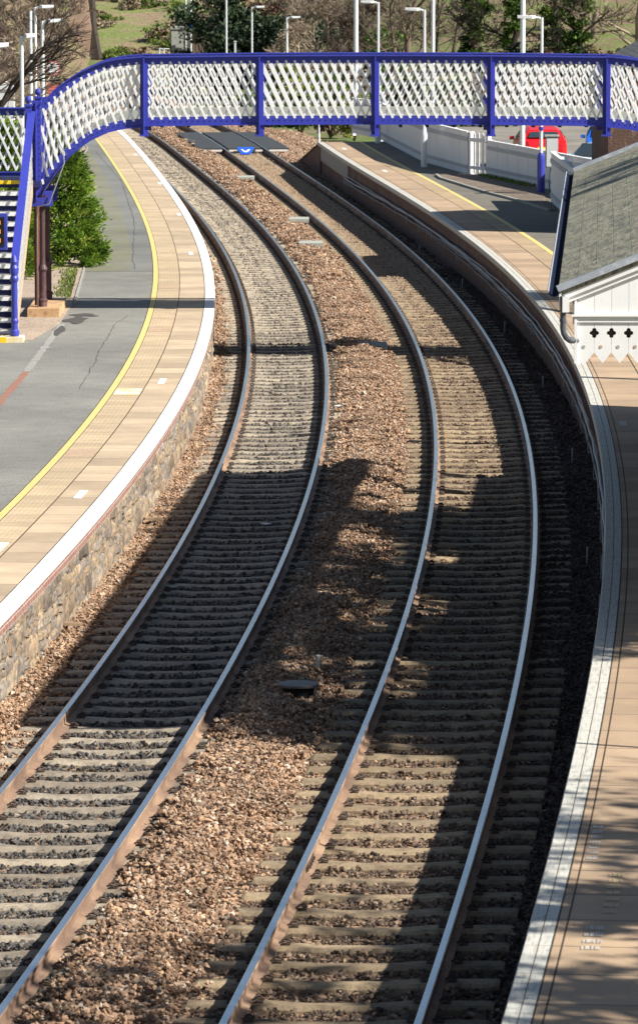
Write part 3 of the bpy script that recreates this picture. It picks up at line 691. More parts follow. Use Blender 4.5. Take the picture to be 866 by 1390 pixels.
# ---------------------------------------------------------------- left platform
LY1 = 255
lp = struct(thing('left_platform', (-3, 60, 0)))
idx = seg(EL_, 26, LY1)
mb = MB(); sweep(mb, EL_, idx, [(-.048, -.6), (-.048, .62), (-8.5, .62), (-8.5, -.6)]); mb.build('wall', M['rubble'], lp)
def rubble():
    mb = MB(); mb.c = []; s0 = float(np.interp(44, EL_['p'][:, 1], EL_['s'])); s1 = float(np.interp(112, EL_['p'][:, 1], EL_['s']))
    def put(s, z, d):
        x, y, th = at_s(EL_, s); return (x + math.cos(th) * d, y - math.sin(th) * d, z)
    z = -.42; row = 0
    rows_ = [-.42, -.14, .12, .27, .44, .62]
    wob = [[rnd.uniform(0, 6) for _ in range(3)] for _ in rows_]
    def zw(r, s):
        if r == len(rows_) - 1: return rows_[r]
        a = wob[r]; return rows_[r] + .035 * math.sin(s * 1.3 + a[0]) + .022 * math.sin(s * 3.7 + a[1]) + .012 * math.sin(s * 9 + a[2])
    for r in range(len(rows_) - 1):
        s = s0 + rnd.uniform(0, .3)
        while s < s1:
            wd = rnd.choice([.3, .45, .6, .8, .5, 1.0, .38]) * rnd.uniform(.8, 1.2); g = .008
            halves = [(0, 1)] if rnd.random() > .22 else [(0, .5), (.5, 1)]
            for (h0, h1) in halves:
                c = min(max(rnd.gauss(.5, .26), 0), 1); dep = rnd.uniform(.006, .032); k0 = len(mb.v); nu, nv = 7, 4
                sk0, sk1 = rnd.uniform(-.03, .03), rnd.uniform(-.03, .03)
                for j in range(nv + 1):
                    for i in range(nu + 1):
                        u, v = i / nu, j / nv; ss = s + g + (wd - 2 * g) * u + (sk0 * (1 - u) + sk1 * u) * (v - .5)
                        zb = zw(r, ss) + (zw(r + 1, ss) - zw(r, ss)) * h0 + g; zt = zw(r, ss) + (zw(r + 1, ss) - zw(r, ss)) * h1 - g
                        edge = min(u * 1.4, (1 - u) * 1.4, v, 1 - v); d = -.052 if edge == 0 else -.046 + dep * (1 if edge > .2 else .8) + rnd.uniform(-.009, .009)
                        cr_ = .25 * (1 if (u in (0, 1) and v in (0, 1)) else 0)
                        ss += cr_ * (.06 if u == 0 else -.06); mb.v.append(put(ss, zb + (zt - zb) * v, d)); mb.c.append(min(max(c + rnd.gauss(0, .07), 0), 1))
                for j in range(nv):
                    for i in range(nu): a = k0 + j * (nu + 1) + i; mb.f.append([a, a + nu + 1, a + nu + 2, a + 1]); mb.mi.append(0)
            s += wd
    return mb.build('rubble_stones', M['rubble_stone'], lp, recalc=False)
rubble()
mb = MB(); sweep(mb, EL_, idx, [(-.014, .618), (-.014, .735), (-.6, .735), (-.6, .618)]); mb.build('brick_course', M['brick_course'], lp)
mb = MB(); sweep(mb, EL_, idx, [(0, .742), (0, ZL - .012), (-.012, ZL), (-.205, ZL), (-.205, .738), (-.012, .738)]); mb.build('coping', M['edge_left'], lp)
mb = MB(); sweep(mb, EL_, idx, [(-.205, ZL - .009), (-8.5, ZL - .009)], closed=False); mb.build('base_slab', M['joint'], lp)
sheet('flagstones', EL_, 26, LY1, -.215, -.735, ZL - .002, M['flag_l'], lp)
sheet('tactile_paving', EL_, 26, LY1, -.748, -1.20, ZL, M['tact_l'], lp)
sheet('yellow_line', EL_, 26, LY1, -1.21, -1.315, ZL + .002, M['yline'], lp)
sheet('asphalt', EL_, 26, 94.3, -1.33, -8.4, ZL, M['asph_new'], lp)
# beyond the bridge column the asphalt narrows to a kerb
def poly_sheet(name, pts, z, mat, parent=None, origin=None):
    mb = MB(); mb.add([(x, y, z) for x, y in pts], [list(range(len(pts)))])
    o = mb.build(name, mat, parent, recalc=False)
    if o.data.polygons[0].normal.z < 0: o.data.flip_normals()
    return o
def between(name, P, y0, y1, off, back, z, mat, parent):
    """sheet from an offset of the edge back to a plan polyline back=[(x,y)...]"""
    mb = MB(); bx = np.array(back)
    idx = seg(P, y0, y1)
    for i in idx:
        p, n_ = P['p'][i], P['n'][i]; q = (p[0] + n_[0] * off, p[1] + n_[1] * off)
        mb.v.append((q[0], q[1], z)); mb.v.append((float(np.interp(q[1], bx[:, 1], bx[:, 0])), q[1], z))
    for a in range(len(idx) - 1): mb.f.append([2 * a, 2 * a + 1, 2 * a + 3, 2 * a + 2]); mb.mi.append(0)
    o = mb.build(name, mat, parent, recalc=False)
    if o.data.polygons[0].normal.z < 0: o.data.flip_normals()
    return o
BACK = [(-4.96, 94.0), (-5.24, 103.6), (-6.3, 124), (-7.45, 142), (-8.0, 161), (-9.5, 175), (-12, 200), (-17, 255)]
between('asphalt', EL_, 92.5, 105.5, -1.33, BACK, ZL - .004, M['asph_new'], lp)
between('mossy_asphalt', EL_, 103, LY1, -1.80, BACK, ZL + .001, M['asph_old'], lp)
sheet('asphalt_patch', EL_, 103, LY1, -1.33, -1.80, ZL + .0012, M['asph_patch'], lp)
mb = MB()
for (a, b) in zip(BACK[:-1], BACK[1:]):
    d = Vector((b[0] - a[0], b[1] - a[1])).normalized(); n_ = Vector((d.y, -d.x)) * .022
    mb.prism([(a[0] - n_.x, a[1] - n_.y, ZL - .02), (a[0] + n_.x, a[1] + n_.y, ZL - .02), (a[0] + n_.x, a[1] + n_.y, ZL + .025), (a[0] - n_.x, a[1] - n_.y, ZL + .025)], (b[0] - a[0], b[1] - a[1], 0))
mb.build('kerb', M['concrete'], lp)
poly_sheet('gravel_bed', [(-4.99, 88.9), (-4.99, 94.0), (-5.27, 103.6), (-6.33, 124), (-7.5, 142), (-8.05, 161), (-9.5, 175), (-14, 175), (-12, 89.2), (-5.3, 85.6)], ZL + .006, M['fine_gravel'], lp)
def line_strip(mb, pts, wd, z, jag=0.0):
    P_ = []
    for a, b in zip(pts[:-1], pts[1:]):
        n = max(int(math.hypot(b[0] - a[0], b[1] - a[1]) / .4), 1)
        for k in range(n): P_.append((a[0] + (b[0] - a[0]) * k / n + rnd.uniform(-jag, jag), a[1] + (b[1] - a[1]) * k / n))
    P_.append(pts[-1])
    for a, b in zip(P_[:-1], P_[1:]):
        d = Vector((b[0] - a[0], b[1] - a[1])); L = d.length
        if L < 1e-5: continue
        n_ = Vector((d.y, -d.x)) / L; w1 = wd * rnd.uniform(.7, 1.2) / 2
        if abs(d.x) > abs(d.y) * 3: n_ = n_ * 5
        e = d / L * wd * .3
        mb.add([(a[0] - n_.x * w1 - e.x, a[1] - n_.y * w1 - e.y, z), (a[0] + n_.x * w1 - e.x, a[1] + n_.y * w1 - e.y, z), (b[0] + n_.x * w1, b[1] + n_.y * w1, z), (b[0] - n_.x * w1, b[1] - n_.y * w1, z)], [(0, 1, 2, 3)])
mb = MB()
line_strip(mb, [(-3.75, 91), (-3.92, 89.1), (-3.95, 83.2), (-3.93, 81.5), (-3.96, 76.5)], .010, ZL + .006, .02); line_strip(mb, [(-3.96, 76.5), (-3.5, 76.3)], .02, ZL + .0065)
line_strip(mb, [(-7.61, 158.5), (-5.95, 140.0), (-5.07, 125.4), (-4.79, 120.6), (-4.24, 105.9), (-4.1, 103.6)], .009, ZL + .007, .02)
mb.build('asphalt_cracks', M['crack'], lp, recalc=False)
mb = MB(); line_strip(mb, [(-4.94, 89.1), (-5.0, 81.9), (-5.02, 79.5)], .13, ZL + .004); mb.build('drain_strip', M['concrete'], lp, recalc=False)
mb = MB(); line_strip(mb, [(-5.02, 79.5), (-5.13, 74.3), (-5.3, 68)], .13, ZL + .004); mb.build('brick_strip', M['brickstrip'], lp, recalc=False)
mb = MB()
for (cx_, cy_, a_, b_) in [(-4.72, 90.0, .22, .9), (-4.9, 87.6, .09, 1.6), (-4.62, 91.2, .3, .5)]:
    n = 14; ph = [rnd.uniform(.6, 1.2) for _ in range(n)]
    mb.add([(cx_ + a_ * ph[k] * math.cos(6.283 * k / n), cy_ + b_ * ph[k] * math.sin(6.283 * k / n), ZL + .0085 + .001 * a_) for k in range(n)], [list(range(n))])
mb.build('damp_stains', M['crack'], lp, recalc=False)
for (x, y) in [(-2.64, 77.8), (-3.21, 62.1), (-3.0, 108.6), (-3.72, 123.4), (-4.74, 138.4), (-6.15, 156.0), (-3.93, 56.7)]:
    th = at_y(EL_, y)[2]; mb = MB(); T = Matrix.Translation((x, y, ZL + .002)) @ Matrix.Rotation(-th, 4, 'Z')
    mb.box((-.055, -.45, 0), (.055, .45, .004), 0, T); mb.build('painted_mark', M['bright_white'], lp)
for y in (87.5, 75.5, 98.0, 66.5):   # pale replaced slab in the tactile strip
    i = seg(EL_, y, y + 1.1, 1); mb = MB(); sweep(mb, EL_, i, [(-.76, ZL + .003), (-1.19, ZL + .003)], closed=False); mb.build('pale_slab', M['stone'] if y != 75.5 else M['cream'], lp, recalc=False)

# ---------------------------------------------------------------- right platform
RY1 = 161
rp = struct(thing('right_platform', (4, 60, 0)))
idx = seg(ER_, 26, RY1)
RB = [(9.5, 20), (9.5, 116), (6.5, 117), (8.25, 124.4), (6.45, 132.9), (5.15, 138.9), (4.6, 139.8), (3.42, 147.5), (2.24, 163.5), (1.9, 170)]
def back_off(i): p = ER_['p'][i]; return max(float(np.interp(p[1], [b[1] for b in RB], [b[0] for b in RB])) - p[0], 1.7)
def vsweep(mb, P, idx, prof, closed=True):
    n = len(prof(idx[0])); b = len(mb.v)
    for i in idx:
        p, n_ = P['p'][i], P['n'][i]
        for o, z in prof(i): mb.v.append((p[0] + n_[0] * o, p[1] + n_[1] * o, z))
    for a in range(len(idx) - 1):
        s0, s1 = P['s'][idx[a]], P['s'][idx[a + 1]]
        for k in range(n if closed else n - 1):
            k2 = (k + 1) % n; z0, z1 = prof(idx[a])[k][1], prof(idx[a])[k2][1]
            mb.uv[len(mb.f)] = [(s0, z0), (s0, z1), (s1, z1), (s1, z0)]; mb.f.append([b + a * n + k, b + a * n + k2, b + (a + 1) * n + k2, b + (a + 1) * n + k]); mb.mi.append(0)
    if closed: mb.f.append([b + k for k in range(n)]); mb.mi.append(0); mb.f.append([b + (len(idx) - 1) * n + k for k in range(n)][::-1]); mb.mi.append(0)
mb = MB(); vsweep(mb, ER_, idx, lambda i: [(.12, .86), (back_off(i), .86), (back_off(i), -.7), (.12, -.7)]); mb.build('wall', M['brick_wall'], rp)
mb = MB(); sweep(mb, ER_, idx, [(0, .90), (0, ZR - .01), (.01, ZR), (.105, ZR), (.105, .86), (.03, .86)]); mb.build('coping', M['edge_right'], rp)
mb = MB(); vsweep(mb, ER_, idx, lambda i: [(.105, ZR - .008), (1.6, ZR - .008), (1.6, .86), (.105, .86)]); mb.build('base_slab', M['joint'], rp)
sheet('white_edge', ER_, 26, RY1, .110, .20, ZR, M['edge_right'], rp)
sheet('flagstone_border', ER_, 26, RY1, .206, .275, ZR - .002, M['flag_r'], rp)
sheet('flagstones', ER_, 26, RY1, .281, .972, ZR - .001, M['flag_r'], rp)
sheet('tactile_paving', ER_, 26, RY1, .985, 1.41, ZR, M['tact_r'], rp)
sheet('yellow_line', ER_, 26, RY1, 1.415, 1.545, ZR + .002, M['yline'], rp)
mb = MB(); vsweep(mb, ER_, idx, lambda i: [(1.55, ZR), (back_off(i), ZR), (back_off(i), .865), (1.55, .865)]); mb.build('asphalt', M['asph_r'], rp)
# ramp down at the far end
mb = MB(); e0 = at_y(ER_, RY1 - .6); i0 = [i for i in range(len(ER_['p'])) if ER_['p'][i, 1] >= RY1 - .6]
pts0 = [i0[0], i0[20]]
def ramp(o0, o1, zoff, mat, name, body=False):
    mb = MB(); a, b = pts0; vs = []
    for i, z in ((a, ZR), (b, -.12)):
        p, n_ = ER_['p'][i], ER_['n'][i]
        for o in (o0, o1): vs.append((p[0] + n_[0] * o, p[1] + n_[1] * o, z + zoff))
    if body: vs2 = [(v[0], v[1], -.6) for v in vs]; mb.add(vs + vs2, [(0, 1, 3, 2), (4, 6, 7, 5), (0, 2, 6, 4), (1, 5, 7, 3), (2, 3, 7, 6), (0, 4, 5, 1)], 0, [(v[1], v[2]) for v in vs + vs2])
    else: mb.add(vs, [(0, 1, 3, 2)], 0, [(v[1], v[0]) for v in vs])
    return mb.build(name, mat, rp)
ramp(.06, 2.3, -.05, M['brick_wall'], 'ramp_wall', True)
ramp(0, .3, -.01, M['concrete'], 'ramp_coping'); ramp(.3, 2.3, -.012, M['asph_r'], 'ramp_surface')
mb = MB(); sweep(mb, ER_, seg(ER_, 148, RY1 - .6), [(.05, .40), (.05, .858), (.3, .858), (.3, .40)]); mb.build('concrete_panel', M['concrete'], rp)
for (x, y, m_, w_, l_) in [(2.0, 141.7, 'bright_white', .06, .5), (0.84, 155.9, 'bright_white', .06, .5), (4.55, 69.2, 'faded_mark', .06, .35), (4.72, 59.5, 'faded_mark', .05, .3)]:
    th = at_y(ER_, y)[2]; mb = MB(); T = Matrix.Translation((x, y, ZR + .002)) @ Matrix.Rotation(-th, 4, 'Z')
    mb.box((-w_, -l_, 0), (w_, l_, .004), 0, T); mb.build('painted_mark', M[m_], rp)
# worn letters painted on the near flags, yellow block between two white ones
def worn_patch(cx_, cy_, wx, ly, mat, n, name='worn_lettering'):
    mb = MB(); th = at_y(ER_, cy_)[2]; T = Matrix.Translation((cx_, cy_, ZR + .003)) @ Matrix.Rotation(-th, 4, 'Z')
    for k in range(n):
        y0 = -ly + 2 * ly * k / n; h = 2 * ly / n * .62
        x = -wx
        while x < wx:
            a = rnd.uniform(.25, .6) * wx; g = rnd.uniform(.02, .18) * wx
            mb.box((x, y0, 0), (min(x + a, wx), y0 + h * rnd.uniform(.7, 1), .002), 0, T); x += a + g
    mb.build(name, mat, rp)
worn_patch(2.25, 37.2, .045, .75, M['faded_mark'], 7); worn_patch(2.27, 35.2, .055, .8, M['faded_yellow'], 7); worn_patch(2.02, 33.6, .07, .45, M['faded_mark'], 4)
# verge strip and kerb in front of the fence
mb = MB(); vp = [(3.55, 139.0), (3.63, 137.1), (4.7, 129.9), (5.35, 126.4), (6.05, 121.5), (6.2, 121.5), (6.2, 132.6), (5.05, 138.6), (4.4, 139.6)]
mb.prism([(x, y, ZR + .03) for x, y in vp], (0, 0, -.06)); mb.build('gravel_verge', M['dark_gravel'], rp)
mb = MB(); vk = vp[:5]
for a, b in zip(vk[:-1], vk[1:]): mb.bar((a[0] - .04, a[1], ZR + .03), (b[0] - .04, b[1], ZR + .03), (.04, .015, 0), (0, 0, .03))
mb.build('kerb', M['concrete'], rp)

# cables on brackets along the right platform wall
ct = thing('cable_run', (3.5, 90, .4), 'sagging grey cables and pipe clipped on brackets along the right platform wall', 'cable')
for j, (o, z, r, m_) in enumerate([(.02, .50, .030, 'grey_metal'), (-.01, .43, .022, 'pipe_grey'), (.03, .56, .016, 'grey_metal'), (.0, .37, .018, 'pipe_grey')]):
    pts = []
    for i in seg(ER_, 50, 149, 3):
        p, n_ = ER_['p'][i], ER_['n'][i]; y = p[1]; fall = -.10 * max(0, (y - 125) / 24)
        sag = .012 * math.sin(y * (.9 + j * .13) + j) + .03 * math.sin(y * .11 + j * 2) + fall
        pts.append((p[0] + n_[0] * (o + .01 * math.sin(y * 1.7 + j)), p[1] + n_[1] * o, z + sag))
    mb = MB(); mb.tube(pts, r, 6); mb.build('cable', M[m_], ct, smooth=True)
for i in seg(ER_, 51, 148, 7):
    p, n_ = ER_['p'][i], ER_['n'][i]; mb = MB(); T = Matrix.Translation((p[0], p[1], 0)) @ Matrix.Rotation(-math.atan2(ER_['d'][i, 0], ER_['d'][i, 1]), 4, 'Z')
    mb.box((-.05, -.02, .30), (.12, .02, .325), 0, T); mb.box((-.055, -.02, .30), (-.04, .02, .60), 0, T); mb.build('bracket', M['grey_metal'], ct)
    
for i in seg(ER_, 58, 128, 24):
    p, n_ = ER_['p'][i], ER_['n'][i]; mb = MB(); x = p[0] - n_[0] * .22
    mb.tube([(x, p[1], -.3), (x + .01, p[1], .10)], .016, 6); mb.build('standoff_post', M['grey_metal'], ct)

# ---------------------------------------------------------------- footbridge
YN, YF, XC = 91.2, 93.0, 1.10
fb = thing('footbridge', (XC, 92.1, .8), 'blue and white iron lattice footbridge arching over both tracks between the platforms', 'footbridge')
TOPC = [(-3.41, 5.87), (-3.9, 5.83), (-4.25, 5.76), (-4.75, 5.53), (-5.16, 5.23), (-5.45, 4.93)]
BOTC = [(-3.41, 4.50), (-3.8, 4.47), (-4.10, 4.41), (-4.51, 4.22), (-4.86, 3.95), (-5.10, 3.67), (-5.30, 3.40), (-5.42, 3.18)]
def curve_at(cv, t):
    L = [0]
    for a, b in zip(cv[:-1], cv[1:]): L.append(L[-1] + math.dist(a, b))
    s = t * L[-1]; return (float(np.interp(s, L, [p[0] for p in cv])), float(np.interp(s, L, [p[1] for p in cv])))
def crown(x): return .035 * (1 - ((x - XC) / 4.5) ** 2)
def flatmap(xa, xb):
    return lambda s, t: (xa + (xb - xa) * s, (4.52 + crown(xa + (xb - xa) * s)) * (1 - t) + (5.86 + crown(xa + (xb - xa) * s)) * t)
def endmap(mir):
    def f(s, t):
        b = curve_at(BOTC, s); a = curve_at(TOPC, s); x = b[0] * (1 - t) + a[0] * t; z = b[1] * (1 - t) + a[1] * t
        return (2 * XC - x if mir else x, z)
    return f
def lattice(name, fmap, to3, nrm, length, parent, pitch=.173, rise=.53, steps=1, t0=.09, t1=.93, bw=.0225, th=.0045, mats=None, flip=False):
    """two layers of flat bars; fmap(s,t)->(a,z); to3(a,z,off)->point"""
    mb = MB(); ds = pitch / length; run = rise / length
    for fam in (0, 1):
        off = -.012 if bool(fam) != flip else .012
        s = -run
        while s < 1 + run:
            sa, sb = (s, s + run) if fam == 0 else (s + run, s)
            # clip to 0..1 in s
            ta, tb = 0.0, 1.0
            def clipt(sv): return (sv - sa) / (sb - sa)
            lo, hi = sorted((clipt(0.0), clipt(1.0))); ta = max(0, lo); tb = min(1, hi)
            if tb - ta > .04:
                prev = None
                for k in range(steps + 1):
                    q = ta + (tb - ta) * k / steps; ss = sa + (sb - sa) * q; tt = t0 + (t1 - t0) * q
                    a, z = fmap(min(max(ss, 0), 1), tt); p = Vector(to3(a, z, off))
                    if prev is not None:
                        d = (p - prev).normalized(); wv = d.cross(Vector(nrm)).normalized() * (bw if bool(fam) != flip else bw * .78); mb.bar(prev, p, wv, Vector(nrm) * th)
                    prev = p
            s += ds
    return mb.build(name, mats or M['lattice'], parent)
def chord(name, fmap, to3, tt, n, parent, plate, web, rivet=True, nrmy=-1):
    """riveted chord: flat plate on top and a web hanging under it, following fmap(s, tt)"""
    mb = MB(); P_ = [fmap(k / n, tt) for k in range(n + 1)]
    for (a, b) in zip(P_[:-1], P_[1:]):
        pa, pb = Vector(to3(a[0], a[1], 0)), Vector(to3(b[0], b[1], 0)); d = (pb - pa).normalized()
        up = Vector((0, -1, 0)).cross(d); up = up if up.z > 0 else -up
        e = d * .001
        mb.bar(pa, pb, Vector((0, plate[0], 0)), up * plate[1])
        c0, c1 = pa + up * web[0], pb + up * web[0]
        mb.bar(c0, c1, up * web[1], Vector((0, web[2], 0)))
    if rivet:
        L = sum(math.dist(a, b) for a, b in zip(P_[:-1], P_[1:])); m = int(L / .115)
        for k in range(m + 1):
            a = fmap((k + .5) / (m + 1), tt); p = Vector(to3(a[0], a[1], 0)); q = p + Vector((0, -web[2] - .001, 0)) + Vector((0, 0, web[0] - .0))
            mb.box((q.x - .010, q.y - .010, q.z - .010), (q.x + .010, q.y + .002, q.z + .010))
            mb.box((p.x - .010, p.y - plate[0] * .7 - .01, p.z + plate[1]), (p.x + .010, p.y - plate[0] * .7 + .01, p.z + plate[1] + .010))
    return mb.build(name, M['blue'], parent)
POSTX = [XC + (i - 2) * 2.26 for i in range(5)]
def parapet(Y, near):
    to3 = lambda a, z, o: (a, Y + o, z)
    for xa, xb in zip(POSTX[:-1], POSTX[1:]):
        fm = flatmap(xa, xb); lattice('lattice_panel', fm, to3, (0, 1, 0), xb - xa, fb)
        chord('top_rail', fm, to3, 1.0, 4, fb, (.085, .012), (-.078, .068, .014)); chord('bottom_chord', fm, to3, .0, 4, fb, (.07, .008), (.088, .078, .012))
    for mir in (False, True):
        fm = endmap(mir); lattice('lattice_panel', fm, to3, (0, 1, 0), 2.75, fb, pitch=.19, steps=5, flip=not mir)
        chord('top_rail', fm, to3, 1.0, 12, fb, (.085, .012), (-.078, .068, .014)); chord('bottom_chord', fm, to3, 0.0, 14, fb, (.07, .008), (.088, .078, .012))
    for x in POSTX:
        mb = MB(); sg = -1 if near else 1; zb, zt = 4.42, 5.84 + crown(x)
        mb.box((x - .078, Y - .034 if near else Y + .004, zb - .06), (x + .078, Y - .018 if near else Y + .016, zt))
        a, b = sorted((Y + sg * .016, Y + sg * .15)); mb.box((x - .012, a - .01, zb - .06), (x + .012, b, zt - .0))
        pass
        if near:
            mb.box((x - .09, Y - .17, zb - .10), (x + .09, Y + .03, zb - .062))
        k = zb + .06
        while k < zt: mb.box((x - .048, Y + (sg * .016 if near else sg * .016) - .006, k), (x - .03, Y + sg * .016 + .006, k + .018)); mb.box((x + .03, Y + sg * .016 - .006, k), (x + .048, Y + sg * .016 + .006, k + .018)); k += .12
        mb.build('post', M['blue'], fb)
parapet(YN, True); parapet(YF, False)
# deck following the arch, with cross beams, and a buff kicking board along the far side
mb = MB(); kb = MB()
DK = [(2 * XC - x, z) for x, z in BOTC[::-1]]; DK = [(x, z) for x, z in BOTC[::-1]] + [(x, 4.52 + crown(x)) for x in (-2.3, -1.2, 0, 1.1, 2.2, 3.4, 4.5)] + [(2 * XC - x, z) for x, z in BOTC]
for a, b in zip(DK[:-1], DK[1:]):
    mb.bar((a[0], 92.1, a[1] + .05), (b[0], 92.1, b[1] + .05), (0, .86, 0), (0, 0, .02))
    kb.bar((a[0], YF - .06, a[1] + .19), (b[0], YF - .06, b[1] + .19), (0, 0, .09), (0, .012, 0))
mb.build('deck', M['concrete'], fb); kb.build('kick_board', M['slab'], fb)
mb = MB()
for k in range(19):
    x = -3.6 + k * .52; mb.box((x - .03, YN + .03, 4.49), (x + .03, YF - .03, 4.545))
mb.build('cross_beams', M['navy'], fb)
def mxf(mir): return (lambda x: 2 * XC - x) if mir else (lambda x: x)
def bx(mb, a, b, mir, mi=0):
    f = mxf(mir); xa, xb = sorted((f(a[0]), f(b[0]))); mb.box((xa, a[1], a[2]), (xb, b[1], b[2]), mi)
def bridge_end(mir):
    f = mxf(mir); zp = ZR if mir else ZL
    for Y in (YN, YF):
        # end post: wide riveted plate
        mb = MB(); bx(mb, (-5.62, Y - .02, 3.05), (-5.44, Y + .0, 5.02), mir); bx(mb, (-5.545, Y - .13, 3.05), (-5.525, Y - .02, 4.98), mir); bx(mb, (-5.44, Y - .012, 2.95), (-5.22, Y + .002, 3.25), mir)
        k = 3.1
        while k < 4.95:
            for xx in (-5.60, -5.475): bx(mb, (xx, Y - .032, k), (xx + .018, Y - .02, k + .018), mir)
            k += .11
        mb.build('end_post', M['blue'], fb)
        # cast iron column
        mb = MB(); c = (f(-5.43), Y, zp)
        mb.lathe(c, [(.13, 0.0), (.13, .10), (.115, .12), (.085, .16), (.085, .26), (.10, .28), (.10, .31), (.072, .34), (.07, .85), (.085, .88), (.10, .91), (.085, .95), (.062, 1.0), (.052, 1.12), (.048, 2.25), (.07, 2.28), (.09, 2.36)], 16)
        mb.build('column', M['maroon'], fb, smooth=False)
        mb = MB(); bx(mb, (-5.62, Y - .10, 2.95), (-5.28, Y + .08, 3.12), mir); mb.build('column_head', M['blue'], fb)
    mb = MB(); mb.lathe((f(-5.56), YN + .35, zp), [(.05, 0), (.05, 2.3)], 10); mb.build('rain_pipe', M['rust'], fb)
    mb = MB(); mb.tube([(f(-5.52), YN - .12, zp + .1), (f(-5.52), YN - .12, zp + 1.9), (f(-5.50), YN - .14, zp + 2.15), (f(-5.28), YN - .15, zp + 2.2), (f(-4.98), YN - .16, zp + 3.0), (f(-5.0), YN - .16, zp + 3.25), (f(-5.12), YN - .15, zp + 3.5)], .012, 6); mb.build('conduit', M['grey_metal'], fb, smooth=True)
    # landing beside the span
    mb = MB(); bx(mb, (-7.6, YN - .3, 3.33), (-5.44, YF + .06, 3.45), mir); mb.build('landing', M['navy'], fb)
    mb = MB(); bx(mb, (-7.6, YN - .36, 3.40), (-5.62, YN - .30, 3.47), mir); mb.build('landing_nosing', M['yellow'], fb)
    lat = lambda s, t: (f(-7.6 + 2.1 * s), 3.52 * (1 - t) + 4.80 * t); to3 = lambda a, z, o: (a, YF + o, z)
    lattice('lattice_panel', lat, to3, (0, 1, 0), 2.1, fb, t0=.03, t1=.95); chord('top_rail', lat, to3, 1.0, 1, fb, (.085, .012), (-.078, .068, .014)); chord('bottom_chord', lat, to3, .0, 1, fb, (.05, .01), (-.04, .05, .012), rivet=False)
    # two newels with ball finials
    for (x, y, zt) in ((-5.66, YN - .42, 4.92), (-5.55, YN + .9, 5.02), (-7.6, YN - .42, 4.92)):
        mb = MB(); bx(mb, (x - .06, y - .06, 3.3), (x + .06, y + .06, zt), mir); bx(mb, (x - .08, y - .08, zt), (x + .08, y + .08, zt + .04), mir)
        mb.lathe((f(x), y, zt + .04), [(.02, 0), (.02, .02), (.045, .04), (.062, .07), (.064, .10), (.045, .145), (.012, .165)], 12); mb.build('newel_post', M['blue'], fb)
    # flight of steps coming down towards the camera
    y0, y1, z0, z1, n = YN - .42, 85.45, 3.45, zp, 15
    for k in range(n):
        ya = y0 + (y1 - y0) * k / n; yb = y0 + (y1 - y0) * (k + 1) / n; z = z0 + (z1 - z0) * (k + 1) / n
        st = MB(); bx(st, (-7.5, yb, z - .035), (-5.64, ya + .02, z), mir, 0); bx(st, (-7.5, yb - .008, z - .075), (-5.64, yb, z + .001), mir, 1); bx(st, (-7.5, yb + .03, z - .18), (-5.64, yb + .04, z - .035), mir, 2)
        st.build('step', [M['concrete'], M['white'], M['navy']], fb)  # white lip and navy riser colour in sunlit streaks and lattice shade
    for x in (-5.60, -7.56):
        # stringer, lattice side, top rail
        X = f(x); mb = MB(); mb.bar((X, y0 + .1, z0 - .12), (X, y1 - .05, z1 - .02), (0, .0, .15), (.012, 0, 0)); mb.build('stringer', M['stone'] if not mir else M['maroon'], fb)
        m3 = lambda a, z, o: (X + o, a, z)
        lm = lambda s, t: (y0 + (y1 - .1 - y0) * s, (z0 + (z1 - z0) * s) + .05 + 1.25 * t)
        lattice('stair_lattice', lm, m3, (1, 0, 0), 5.4, fb, t0=0, t1=.98)
        mb = MB(); a_, b_ = Vector((X, y0, z0 + 1.36)), Vector((X, y1 - .1, z1 + 1.40)); d = (b_ - a_).normalized(); up = Vector((1, 0, 0)).cross(d); up = up if up.z > 0 else -up
        mb.bar(a_, b_, (.075, 0, 0), up * .012); mb.bar(a_ - up * .07, b_ - up * .07, up * .055, (.014, 0, 0)); mb.build('handrail', M['blue'], fb)
        mb = MB(); mb.lathe((X, y1 - .15, zp + .10), [(.075, 0), (.085, .03), (.085, .10), (.062, .13), (.060, .24), (.075, .26), (.075, .30), (.058, .33), (.056, 1.0), (.075, 1.03), (.08, 1.08), (.062, 1.12), (.08, 1.18), (.085, 1.26), (.06, 1.32), (.075, 1.38), (.05, 1.45), (.02, 1.50)], 14); mb.build('bottom_newel', M['blue'], fb, smooth=False)
    mb = MB(); bx(mb, (-7.75, y1 - .34, zp - .05), (-5.44, y1 + .14, zp + .10), mir); mb.build('plinth', M['cream'], fb)
    mb = MB(); bx(mb, (-7.75, y1 - .348, zp - .02), (-5.74, y1 - .33, zp + .104), mir); mb.build('plinth_nosing', M['yellow'], fb)
bridge_end(False); bridge_end(True)
mb = MB(); mb.prism([(-5.70, YN - .55, ZL), (-5.08, YN - .55, ZL), (-5.08, YF + .2, ZL), (-5.70, YF + .2, ZL)], (0, 0, .17)); mb.build('pad', M['pad'], fb)

# ---------------------------------------------------------------- departure screen left of the stairs
ds = thing('departure_screen', (-6.1, 83.6, .8), 'blue framed screen with orange lettering in front of the left stairs', 'screen')
mb = MB(); mb.box((-6.7, 83.5, 2.62), (-5.61, 83.7, 3.27)); mb.build('casing', M['blue'], ds)
mb = MB(); mb.box((-6.64, 83.488, 2.68), (-5.655, 83.502, 3.21)); mb.build('display', M['screen_black'], ds)
for r_ in range(3):
    mb = MB(); x = -6.6
    while x < -5.73: mb.box((x, 83.48, 3.12 - r_ * .16 - .045), (x + .05, 83.489, 3.12 - r_ * .16 + .03)); x += .075
    mb.build('led_row', M['led'], ds)
mb = MB(); mb.tube([(-6.2, 83.62, .8), (-6.2, 83.62, 2.62)], .05, 10); mb.build('post', M['blue'], ds)

